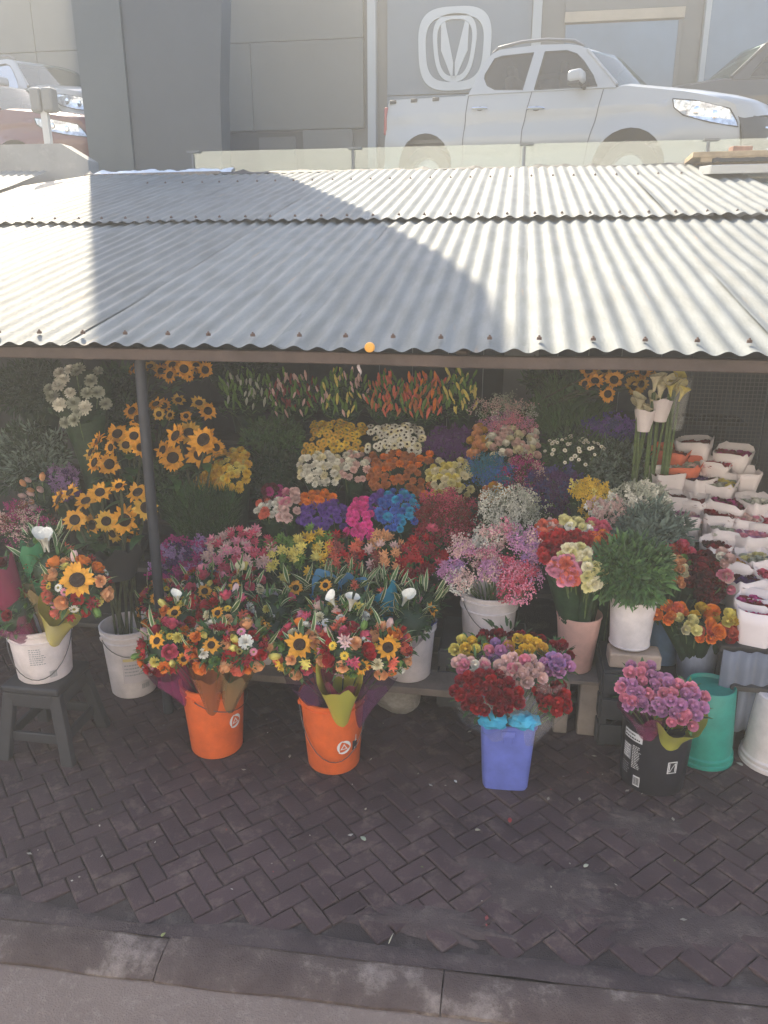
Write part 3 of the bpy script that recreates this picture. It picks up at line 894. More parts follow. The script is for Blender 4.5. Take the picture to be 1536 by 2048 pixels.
m.grid(120, 5, fn); o = m.build('bitumen_flashing', M_tar); solidify(o, .004); tag(o, 'black bitumen strip sealing the top edge of the stall roof', 'flashing')
# pile on the right end of the roof
b0 = at(1380, 320, Y=8.9); b1 = at(1560, 322, Y=8.9)
M_wood2 = mat('raw_wood', (.36,.26,.15), .75, var=.3, scale=5, bump=.3)
wd = thing('wooden_board', 'raw wooden board under torn black roofing felt on the roof corner', 'board', (b0.x + .75, 8.95, roof_z(8.95) + .05), rz=R(-3))
m = MB(); m.box((0, 0, .07), (1.5, .55, .05)); bevel(m.build('board', M_wood2, wd, smooth=False), .005)
m = MB(); m.box((-.02, -.24, .025), (1.3, .05, .05)); m.box((-.02, .22, .025), (1.3, .05, .05)); bevel(m.build('batten', M_wood2, wd, smooth=False), .005)
m = MB()
def fn(u, v):
    x = -.56 + 1.35 * u; w = noise.noise(Vector((x * 5, v * 2, 3))); w2 = noise.noise(Vector((x * 17, v * 3, 6)))
    y = -.30 + (.30 + .07 * w + .03 * w2) * v
    return (x + .05 * w * (1 - u), y, .103 + .01 * w2 if v > .35 else .103 - (.35 - v) * .30 + .012 * w2)
m.grid(50, 8, fn); o = m.build('roofing_felt', M_tar, wd); solidify(o, .006)
st = MB(); st.add(*_ico(3)); 
for i, v in enumerate(st.v): st.v[i] = v * (1 + .18 * noise.noise(v * 1.6))
stone_me = st.mesh('stone', mat('stone', (.28,.26,.235), .9, var=.2, scale=5, bump=.4))
M_brickred = mat('brick_red', (.33,.17,.11), .85, var=.2, scale=8, bump=.3)
m = MB(); m.box((0, 0, 0), (.20, .11, .07)); br = bevel(m.build('brick', M_brickred, smooth=False), .008); br.location = Vector(wd.location) + Vector((-.26, .02, .132)); br.rotation_euler = (0, 0, .2); tag(br, 'reddish brick lying on the raw wooden board', 'brick')
pf0 = at(1420, 360, Y=8.25)
pn = thing('framed_panel', 'grey framed flat panel lying below the raw wooden board', 'panel', (pf0.x + .62, 8.22, roof_z(8.2) + .07), rz=R(-2))
pn.rotation_euler = (R(5), 0, R(-2))
m = MB(); m.box((0, 0, .03), (1.3, .56, .012)); m.build('sheet', mat('panel_sheet', (.40,.43,.48), .3, var=.1), pn, smooth=False)
for c, s in (((0, -.29, .02), (1.36, .035, .075)), ((0, .29, .02), (1.36, .035, .075)), ((-.665, 0, .0205), (.035, .54, .074)), ((.665, 0, .0205), (.035, .54, .074))):
    m = MB(); m.box(c, s); bevel(m.build('frame_rail', mat('panel_frame', (.42,.43,.42), .45, metal=.4), pn, smooth=False), .004)
so = place('stone', stone_me, None, loc=Vector(pn.location) + Vector((.02, -.06, .095)), scale=(.12, .09, .065)); tag(so, 'rounded grey stone weighing down the framed panel', 'stone')

# ---------------------------------------------------------------- unseen building behind the photographer, added to bounce sunlight under the roof
M_render = mat('pale_render', (.80,.77,.70), .85, var=.05, scale=.8)
terr = thing('bounce_building', 'unseen pale building with dark windows, added across the street to bounce sunlight', 'building', (-3, -12, -.06))
def tbox(name, x0, x1, z0, z1, y0, y1, material, parent=terr):
    m = MB(); m.box(((x0+x1)/2, (y0+y1)/2, (z0+z1)/2), (x1-x0, y1-y0, z1-z0)); return m.build(name, material, parent, smooth=False)
tbox('wall', -26, 26, 0, 9.6, -8, 0, M_render)
tbox('roof', -26.3, 26.3, 9.6, 9.85, -8.3, .3, M_conc)
for k in range(16):
    for z in (1.2, 4.3, 7.2):
        w = tbox('window', -24.5 + 3.2*k, -23.4 + 3.2*k, z, z + 1.3, 0, .03, M_bluegl)
        tbox('sill', -24.6 + 3.2*k, -23.3 + 3.2*k, z - .1, z - .003, 0, .12, M_render, w)
# ---------------------------------------------------------------- flower shapes (each points along +Z from its neck)
def petal_mat(name, rgb, ov=.16):
    m = mat('petal_' + name, rgb, .55, var=.14, scale=60, objvar=ov, spec=.25)
    return m
COL = dict(sun=(.72,.33,.03), yellow=(.72,.48,.05), gold=(.62,.36,.05), lemon=(.72,.62,.16), pale=(.72,.66,.30), cream=(.74,.68,.46), white=(.78,.76,.68), blush=(.70,.48,.45),
           pink=(.70,.26,.36), rose=(.60,.09,.16), hot=(.80,.07,.36), magenta=(.45,.04,.22), red=(.42,.018,.025), crimson=(.25,.012,.025), maroon=(.10,.012,.022), coral=(.70,.16,.10), orange=(.78,.22,.03),
           rust=(.48,.17,.06), peach=(.75,.38,.18), violet=(.16,.07,.38), purple=(.10,.03,.16), lilac=(.42,.24,.50), mauve=(.55,.26,.46), blue=(.07,.16,.55), cyan=(.04,.36,.60), teal=(.04,.20,.30), indigo=(.07,.06,.22), green=(.13,.24,.05), dusty=(.42,.44,.36), brownred=(.22,.05,.045))
PM = {k: petal_mat(k, v) for k, v in COL.items()}
M_disc = mat('seed_disc', (.035,.018,.01), .9, var=.5, scale=300, bump=.6, bscale=400)
M_gdisc = mat('green_disc', (.25,.24,.05), .8, var=.4, scale=200)
M_leaf = mat('leaf_green', (.045,.10,.03), .5, var=.35, scale=30, objvar=.25, spec=.4)
M_leaf2 = mat('leaf_mid_green', (.07,.15,.04), .5, var=.35, scale=30, objvar=.2, spec=.4)
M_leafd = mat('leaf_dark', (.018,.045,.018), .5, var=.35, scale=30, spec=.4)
M_euc = mat('leaf_grey_green', (.12,.17,.14), .6, var=.3, scale=30, objvar=.2)
M_stem = mat('stem_green', (.10,.15,.05), .55, var=.3, scale=40)
M_edge = mat('leaf_edge_cream', (.62,.62,.40), .55)
_cache = {}
def cached(fn):
    def w(*a):
        k = (fn.__name__,) + a
        if k not in _cache: _cache[k] = fn(*a)
        return _cache[k]
    return w
def petal(m, ang, elev, r0, length, width, curl=0.0, mi=0, cup=.2, segs=3, roll=0.0, tip=.25, z0=0.0):
    """one petal as a curved strip starting at radius r0"""
    ca, sa = math.cos(ang), math.sin(ang)
    vs = []
    r, z, e = r0, z0, elev
    for i in range(segs + 1):
        t = i / segs
        wdt = width * (math.sin(math.pi * min(.93, .18 + .74 * t)) if i < segs else tip)
        for s in (-1, 0, 1):
            lx, ly, lz = r, s * wdt / 2, z + cup * abs(s) * wdt * .5
            vs.append((lx * ca - ly * sa, lx * sa + ly * ca, lz))
        r += math.cos(e) * length / segs; z += math.sin(e) * length / segs; e += curl / segs
    fs = []
    for i in range(segs):
        for s in range(2):
            a = i * 3 + s; fs.append((a, a + 1, a + 4, a + 3))
    m.add(vs, fs, mi)
@cached
def sunflower(c, v):
    r = random.Random(v); m = MB(); n = 17
    for l in range(2):
        for k in range(n):
            if r.random() < .07: continue
            petal(m, 2*math.pi*(k + .5*l)/n + r.uniform(-.14,.14), r.uniform(-.35,.5) + (.5 if v % 3 == 2 else .1)*l, .023, r.uniform(.030,.053), r.uniform(.018,.025), r.uniform(-.9,.7), 0, .25, 3, tip=.12)
    m.lathe([(.030,.0), (.030,.006), (.023,.012), (.011,.009), (.001,.007)], 16, 1)
    m.lathe([(.002,-.02), (.020,-.012), (.036,-.002), (.034,.002)], 10, 2)
    return m.mesh('bloom', [PM[c], M_disc, M_leaf2])
@cached
def daisy(c, v):
    r = random.Random(v); m = MB(); n = 13
    for l in range(2):
        for k in range(n):
            petal(m, 2*math.pi*(k + .5*l)/n + r.uniform(-.1,.1), .15 + .3*l, .004, .021 - .003*l, .010, -.4, 0, .1, 2, tip=.5)
    m.lathe([(.008,.004), (.006,.008), (.001,.009)], 8, 1)
    return m.mesh('bloom', [PM[c], M_gdisc])
@cached
def ddaisy(c, v):
    r = random.Random(v); m = MB(); n = 12
    for l in range(2):
        for k in range(n):
            petal(m, 2*math.pi*(k + .5*l)/n, .1 + .25*l, .005, .022 - .003*l, .011, -.3, 0, .1, 2, tip=.5)
    m.lathe([(.008,.004), (.006,.009), (.001,.010)], 8, 1)
    return m.mesh('bloom', [PM[c], M_disc])
@cached
def pompon(c, v):
    r = random.Random(v); m = MB()
    for l, (n, e, L) in enumerate(((12, -.15, .024), (12, .2, .024), (10, .6, .022), (8, 1.0, .019), (5, 1.35, .016))):
        for k in range(n):
            petal(m, 2*math.pi*(k + .37*l)/n + r.uniform(-.12,.12), e + r.uniform(-.1,.1), .002, L, .0095, .5, 0, .3, 2, tip=.6)
    return m.mesh('bloom', [PM[c]])
@cached
def carnation(c, v):
    r = random.Random(v); m = MB()
    for l, (n, e, L) in enumerate(((13, .0, .027), (12, .35, .028), (10, .75, .028), (8, 1.1, .027), (5, 1.4, .025))):
        for k in range(n):
            petal(m, 2*math.pi*(k + .4*l)/n + r.uniform(-.2,.2), e + r.uniform(-.15,.15), .002, L * r.uniform(.8,1.12), .015, r.uniform(-.9,.3), 0, r.uniform(-.3,.5), 2, tip=1.0)
    m.lathe([(.004,-.03), (.008,-.02), (.010,-.002), (.006,.003)], 7, 1)
    return m.mesh('bloom', [PM[c], M_leaf2])
@cached
def rose(c, v):
    r = random.Random(v); m = MB()
    op = r.choice((.85, 1.05, 1.2, 1.35))
    layers = ((5, .0195, .036, op, .034), (5, .0165, .042, 1.3, .030), (4, .012, .044, 1.5, .024), (3, .0065, .043, 1.6, .016))
    for l, (n, rad, h, e, wd) in enumerate(layers):
        for k in range(n):
            a0 = 2*math.pi*(k + .5*l)/n + r.uniform(-.15,.15)
            vs = []
            for j in range(4):
                t = j / 3
                rr = .004 + rad * math.sin(math.pi/2 * min(1, t*1.25)) + (.010 * (1.6 - e) * max(0, t - .6) / .4)
                z = -.016 + h * t - (.006 * (1.6 - e)) * max(0, t - .7) / .3 + r.uniform(-.001,.001)
                hw = (.35 + .65 * math.sin(math.pi * min(.8, .15 + .75*t))) * wd / max(rr, .006) * .5
                for s in (-1, 0, 1):
                    a = a0 + s * hw
                    q = rr * (1.07 if s == 1 else 1.0)
                    vs.append((q*math.cos(a), q*math.sin(a), z - (.003 if s and t > .9 else 0)))
            fs = [(j*3+s, j*3+s+1, j*3+s+4, j*3+s+3) for j in range(3) for s in range(2)]
            m.add(vs, fs, 0)
    m.lathe([(.006,-.012), (.010,.0), (.007,.008), (.0005,.009)], 7, 0)
    for k in range(5):
        petal(m, 2*math.pi*k/5, -.2, .004, .020, .007, -.3, 1, .1, 2, tip=.1, z0=-.016)
    return m.mesh('bloom', [PM[c], M_leaf2])
@cached
def lilybud(c, v):
    r = random.Random(v); m = MB()
    L = r.uniform(.06,.085); n = 6
    m.lathe([(.002,0), (.006,.012), (.0105,L*.45), (.0095,L*.7), (.005,L*.92), (.001,L)], n, 0)
    for k in range(3):
        petal(m, r.uniform(0,6.28), r.uniform(.2,.9), .004, r.uniform(.04,.07), .012, -.5, 1, .2, 3, tip=.1, z0=-.02 - .015*k)
    return m.mesh('bud', [PM[c], M_leaf2])
@cached
def tulip(c, v):
    r = random.Random(v); m = MB()
    for l in range(2):
        for k in range(3):
            a0 = 2*math.pi*(k + .5*l)/3
            vs = []
            for j in range(4):
                t = j/3; rr = (.016 - .002*l) * math.sin(math.pi*(.18+.62*t)); z = .048*t
                hw = 1.05 * (1 - .75*max(0, t-.55)/.45)
                for s in (-1, 0, 1): vs.append((rr*math.cos(a0+s*hw), rr*math.sin(a0+s*hw), z))
            m.add(vs, [(j*3+s, j*3+s+1, j*3+s+4, j*3+s+3) for j in range(3) for s in range(2)], 0)
    return m.mesh('bloom', [PM[c]])
@cached
def alstro(c, v):
    r = random.Random(v); m = MB()
    for q in range(4):
        a = r.uniform(0, 6.28); M = Matrix.Translation((.016*math.cos(a), .016*math.sin(a), r.uniform(0,.015))) @ Euler((r.uniform(-.7,.7), r.uniform(-.7,.7), 0)).to_matrix().to_4x4()
        mm = MB()
        for k in range(6): petal(mm, 2*math.pi*k/6, .75, .003, .030, .012, -.6, 0, .2, 2, tip=.3)
        m.add(mm.v, mm.f, 0, M)
    for k in range(4): petal(m, r.uniform(0,6.28), r.uniform(-.2,.6), .004, .05, .014, -.4, 1, .2, 3, tip=.1, z0=-.02)
    return m.mesh('bloom', [PM[c], M_leaf2])
@cached
def calla(c, v):
    m = MB()
    nu, nv = 12, 6
    def fn(u, t):
        a = -2.9 + 5.8*u
        rr = .004 + .018 * t ** 1.6
        back = max(0, math.cos(a)) * t ** 3
        flare = .012 * max(0, t - .7) / .3 * (.4 + .6*abs(math.cos(a/2)))
        return ((rr + flare)*math.cos(a) + .012*back, (rr + flare)*math.sin(a), .075*t + .022*back)
    m.grid(nu, nv, fn, 0)
    m.tube([(0,0,.02), (0,0,.06)], [.003,.002], 6, 1)
    return m.mesh('bloom', [PM[c], PM['yellow']])
@cached
def spray(c, v, n, rad, bead):
    """cloud of tiny florets with thread stems"""
    r = random.Random(v * 31 + n); m = MB()
    oct_v = [(1,0,0),(-1,0,0),(0,1,0),(0,-1,0),(0,0,1),(0,0,-1)]
    oct_f = [(0,2,4),(2,1,4),(1,3,4),(3,0,4),(2,0,5),(1,2,5),(3,1,5),(0,3,5)]
    tw = [Vector((r.gauss(0,1), r.gauss(0,1), r.gauss(.3,.8))).normalized() * rad * r.uniform(.45,1) for _ in range(max(6, n // 14))]
    for t in tw:
        m.tube([(0,0,-rad*1.2), t*.5, t*.95], [.0016,.001,.0008], 3, 1, cap=False)
    for _ in range(n):
        t = r.choice(tw); p = t + Vector((r.gauss(0,1), r.gauss(0,1), r.gauss(0,1))) * rad * .17
        s = bead * r.uniform(.6,1.25)
        m.add(oct_v, oct_f, 0, Matrix.Translation(p) @ Euler((r.uniform(0,3), r.uniform(0,3), 0)).to_matrix().to_4x4() @ Matrix.Diagonal((s, s, s*.7, 1)))
    return m.mesh('floret_spray', [PM[c], M_stem], smooth=False)
def leaf_strip(m, base, direc, length, width, droop=.6, mi=0, edge=None, fold=.25, segs=5, roll=0.0):
    d = Vector(direc).normalized()
    side = d.cross(Vector((0, 0, 1)))
    if side.length < .05: side = Vector((1, 0, 0))
    side.normalize()
    side = Matrix.Rotation(roll, 3, d) @ side
    p = Vector(base); rows = []
    for i in range(segs + 1):
        t = i / segs
        wdt = width * max(.04, math.sin(math.pi * min(1, .10 + .90 * t) ** .85))
        up = side.cross(d).normalized()
        if edge is None: offs = (-1, 0, 1)
        else: offs = (-1, -.62, 0, .62, 1)
        rows.append([p + side * (o * wdt / 2) + up * (abs(o) * wdt * fold * .5) for o in offs])
        p = p + d * (length / segs)
        d = (Matrix.Rotation(-droop / segs, 3, side) @ d).normalized()
    n = len(rows[0]); o0 = len(m.v)
    m.v += [q for row in rows for q in row]
    for i in range(segs):
        for k in range(n - 1):
            a = o0 + i*n + k
            m.f.append([a, a+1, a+n+1, a+n]); m.m.append(edge if (edge is not None and k in (0, n-2)) else mi)
@cached
def variegated_leaf(v):
    r = random.Random(v); m = MB()
    leaf_strip(m, (0,0,0), (.12, 0, 1), r.uniform(.10,.16), r.uniform(.018,.027), r.uniform(.2,1.2), 0, 1, .3, 6)
    return m.mesh('leaf', [M_leaf2, M_edge])
@cached
def leafcloud(matname, v, n, rad, ln, wd, up):
    r = random.Random(v*17 + n); m = MB()
    for _ in range(n):
        p = Vector((r.gauss(0,1), r.gauss(0,1), r.gauss(0,.8)))
        p = p.normalized() * rad * r.uniform(.3,1)
        d = p.normalized() * .8 + Vector((r.uniform(-.5,.5), r.uniform(-.5,.5), up))
        leaf_strip(m, p, d, ln*r.uniform(.7,1.3), wd*r.uniform(.7,1.2), r.uniform(0,1.1), 0, None, .25, 3, r.uniform(-.6,.6))
    return m.mesh('foliage', [MATS[matname]])

HEADS = dict(sunflower=(sunflower, .135), daisy=(daisy, .05), ddaisy=(ddaisy, .052), pompon=(pompon, .05), carnation=(carnation, .06), rose=(rose, .055), lilybud=(lilybud, .03), tulip=(tulip, .034), alstro=(alstro, .075), calla=(calla, .05))
def head_mesh(kind, c): return HEADS[kind][0](c, rnd.randint(0, 6))
def orient(nrm, spin=None):
    q = Vector(nrm).to_track_quat('Z', 'Y').to_matrix().to_4x4()
    return q @ Matrix.Rotation(rnd.uniform(0, 6.28) if spin is None else spin, 4, 'Z')
def put_head(root, kind, c, pos, nrm, size=1.0, name=None):
    me = head_mesh(kind, c)
    return place(name or me.name.split('.')[0], me, root, M=Matrix.Translation(pos) @ orient(nrm) @ Matrix.Scale(size, 4))
def stems(root, base, tops, r=.0035, spread=.03, name='stem_bundle', material=None):
    if not tops: return
    m = MB()
    for t in tops:
        b = Vector(base) + Vector((rnd.uniform(-spread, spread), rnd.uniform(-spread, spread), 0))
        t = Vector(t); mid = (b + t) / 2 + Vector((0, 0, .02)) + (t - b).cross(Vector((0, 0, 1))) * 0
        mid.x += (b.x - t.x) * .18; mid.y += (b.y - t.y) * .18
        m.tube([b, mid, t], r, 5, 0, cap=False)
    return tag(m.build(name, material or M_stem, root), kind='stuff')

def patch_points(W, H, s, shape, jit=.36):
    pts = []
    ny = max(1, int(H / (s * .87)) + 1)
    for j in range(ny):
        b = -H/2 + (j + .5) * H / ny
        nx = max(1, int(W / s) + 1)
        for i in range(nx):
            a = -W/2 + (i + .5 * (1 + (j % 2)) * .66 + .1) * W / nx
            a += rnd.uniform(-jit, jit) * s; b2 = b + rnd.uniform(-jit, jit) * s
            if shape == 'ell' and (2*a/W)**2 + (2*b2/H)**2 > 1.05: continue
            pts.append((a, b2))
    return pts
def bunch(label, px, py, w, h, Y, kind, colors, size=1.0, tilt=48, shape='ell', dome=.22, drop=.40, leaf='leaf_green', nleaf=26, cat='flowers', group=None, yaw=0.0, gap=.88, basez=None, stemn=8, name='flower_bunch', sink=0.0, wrap=None):
    """a bunch standing on the stand: heads packed on a domed patch, foliage and stems below"""
    c = at(px, py, Y=Y); k = mpp(c)
    W, H = w * k, h * k / math.cos(R(tilt - 15))
    t = R(tilt)
    nrm = Vector((0, -math.cos(t), math.sin(t))); vy = Vector((0, math.sin(t), math.cos(t))); ux = Vector((1, 0, 0))
    bz = basez if basez is not None else c.z - drop
    base = Vector((c.x, c.y + .10, bz))
    root = thing(name, label, cat, base, 0, group)
    Rm = Matrix.Rotation(yaw, 3, 'Z')
    nrm, vy, ux = Rm @ nrm, Rm @ vy, Rm @ ux
    c0 = c - base
    Dm = dome * min(W, H)
    tops = []
    hd = HEADS[kind][1] * size if kind in HEADS else None
    if kind == 'spray':
        pass
    pts = patch_points(W, H, (hd or .08 * size) * gap, shape)
    sd_ = rnd.uniform(0, 50)
    for a, b in pts:
        nz_ = noise.noise(Vector((a*11, b*11, sd_)))
        if shape == 'rect' and max(abs(2*a/W), abs(2*b/H)) > .93 + .5*noise.noise(Vector((a*9, b*9, sd_ + 5))) : continue
        if rnd.random() < .05: continue
        q = min(1, (2*a/W)**2 + (2*b/H)**2)
        p = c0 + nrm*(.035*nz_ + rnd.uniform(-.008,.008)) + ux*a + vy*b + nrm * (Dm * (1 - q) - sink - Dm*.5)
        n = nrm + ux * (1.5*a/W) * dome*2.2 + vy * (1.5*b/H) * dome*2.2 + Vector((rnd.uniform(-.32,.32), rnd.uniform(-.3,.3), rnd.uniform(-.2,.3)))
        cc = colors[0] if len(colors) == 1 else (colors[rnd.randrange(len(colors))] if rnd.random() < .45 else colors[int((nz_ + .5)*2.2*len(colors)) % len(colors)])
        if kind == 'spray':
            me = spray(cc, rnd.randint(0, 3), 110, .075, .0052)
            tag(place('floret_spray', me, root, M=Matrix.Translation(p) @ orient(n) @ Matrix.Scale(size * rnd.uniform(.9,1.15), 4)), kind='stuff')
        elif kind == 'statice':
            me = spray(cc, rnd.randint(0, 3), 130, .055, .0075)
            tag(place('floret_spray', me, root, M=Matrix.Translation(p) @ orient(n) @ Matrix.Scale(size * rnd.uniform(.9,1.15), 4)), kind='stuff')
        elif kind == 'leaves':
            me = leafcloud(cc, rnd.randint(0, 3), 46, .06, .05, .014, .5)
            tag(place('foliage', me, root, M=Matrix.Translation(p) @ orient(n) @ Matrix.Scale(size * rnd.uniform(.85,1.2), 4)), kind='stuff')
        elif kind == 'grassy':
            me = leafcloud(cc, rnd.randint(0, 3), 60, .05, .10, .008, 1.4)
            tag(place('foliage', me, root, M=Matrix.Translation(p) @ Matrix.Rotation(rnd.uniform(0, 6.28), 4, 'Z') @ Matrix.Scale(size * rnd.uniform(.85,1.2), 4)), kind='stuff')
        else:
            if kind in ('lilybud',): n = Vector((rnd.uniform(-.5,.5), -.25 + rnd.uniform(-.4,.3), 1)); p = p + Vector((0, 0, rnd.uniform(-.03,.04)))
            put_head(root, kind, cc, p, n, size * rnd.uniform(.78, 1.15))
        tops.append(p - n.normalized() * .02)
    if nleaf:
        m = MB()
        for _ in range(nleaf):
            a, b = rnd.uniform(-.5,.5)*W, rnd.uniform(-.5,.5)*H
            p = c0 + ux*a + vy*b - nrm * (.035 + Dm*.5 + rnd.uniform(0,.05))
            leaf_strip(m, p, nrm * .4 + Vector((rnd.uniform(-1,1), rnd.uniform(-.8,.3), rnd.uniform(-.2,.9))), rnd.uniform(.05,.10), rnd.uniform(.014,.028), rnd.uniform(0,1.2), 0, None, .2, 3)
        tag(m.build('foliage', MATS[leaf], root), kind='stuff')
    sel = rnd.sample(tops, min(len(tops), stemn))
    stems(root, (0, 0, 0), sel, .004, min(.05, W*.2))
    # dense core of stalks and leaves so that the bunch is not hollow
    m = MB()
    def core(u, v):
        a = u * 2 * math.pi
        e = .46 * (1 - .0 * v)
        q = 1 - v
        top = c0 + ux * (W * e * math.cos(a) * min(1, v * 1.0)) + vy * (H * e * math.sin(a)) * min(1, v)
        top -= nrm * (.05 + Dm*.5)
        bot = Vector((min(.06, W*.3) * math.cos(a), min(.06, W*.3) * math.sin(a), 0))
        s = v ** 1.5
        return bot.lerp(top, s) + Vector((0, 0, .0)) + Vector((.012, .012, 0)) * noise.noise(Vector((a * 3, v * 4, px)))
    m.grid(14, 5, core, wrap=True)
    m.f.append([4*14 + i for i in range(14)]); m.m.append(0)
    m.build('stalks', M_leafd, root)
    return root

def cone_wrap(root, base, top_c, rad_b, rad_t, h, material, axis=(0,0,1), waves=7, amp=.012, open_a=0.0, name='wrap', flare=.0, tall=0.0, pinch=1.5):
    """paper or film sleeve round a bouquet"""
    ax = Vector(axis).normalized(); q = ax.to_track_quat('Z', 'Y').to_matrix()
    m = MB(); ph = rnd.uniform(0, 6)
    nu, nv = 36, 9
    def fn(u, v):
        a = u * 2 * math.pi
        rr = rad_b + (rad_t - rad_b) * v ** pinch
        rr *= 1 + .05 * noise.noise(Vector((math.cos(a)*2, math.sin(a)*2, v*2 + ph))) + (.10 * math.sin(waves * a + ph) * v * v * .4)
        z = h * v + (amp * math.sin(waves * a + ph) + amp * 1.6 * noise.noise(Vector((math.cos(a)*2.2, math.sin(a)*2.2, ph)))) * v ** 3
        z += tall * max(0, math.sin(a)) * v ** 3      # taller at the back
        rr += flare * max(0, v - .75) / .25
        return Vector(base) + q @ Vector((rr * math.cos(a), rr * math.sin(a), z))
    m.grid(nu, nv, fn, wrap=True)
    return m.build(name, material, root)
def film_mat(name, rgb, alpha=.6, rough=.25):
    mt = bpy.data.materials.new(name); mt.use_nodes = True
    N, L = mt.node_tree.nodes, mt.node_tree.links
    b = N['Principled BSDF']; b.inputs['Base Color'].default_value = (*rgb, 1); b.inputs['Roughness'].default_value = rough; b.inputs['Alpha'].default_value = alpha
    tr = N.new('ShaderNodeBsdfTranslucent'); tr.inputs[0].default_value = (*rgb, 1)
    MATS[name] = mt
    return mt
# ---------------------------------------------------------------- stand behind the flowers
stand = thing('display_stand', 'dark stepped wooden stand carrying the bunches of flowers', 'stand', (-.6, 4.7, 0))
DO = Vector(stand.location)
M_shelf = mat('dark_shelf', (.05,.045,.042), .8, var=.3, scale=6)
TIERS = [(4.08, .16), (4.38, .42), (4.68, .64), (4.98, .84), (5.28, 1.06), (5.58, 1.24)]
for i, (y, z) in enumerate(TIERS):
    for q in (0, 1):
        m = MB(); m.box(Vector((-.85, y - .075 + .15 * q, z - .015)) - DO, (4.9, .142, .03)); bevel(m.build('shelf_plank', M_shelf, stand, smooth=False), .004)
    for xx in (-3.1, -1.9, -.7, .5, 1.45):
        m = MB(); m.box(Vector((xx, y, (z - .03) / 2)) - DO, (.05, .24, z - .03)); m.build('leg', M_shelf, stand, smooth=False)
def tier_z(Y):
    best = min(TIERS, key=lambda t: abs(t[0] - (Y + .10)))
    return best[1]

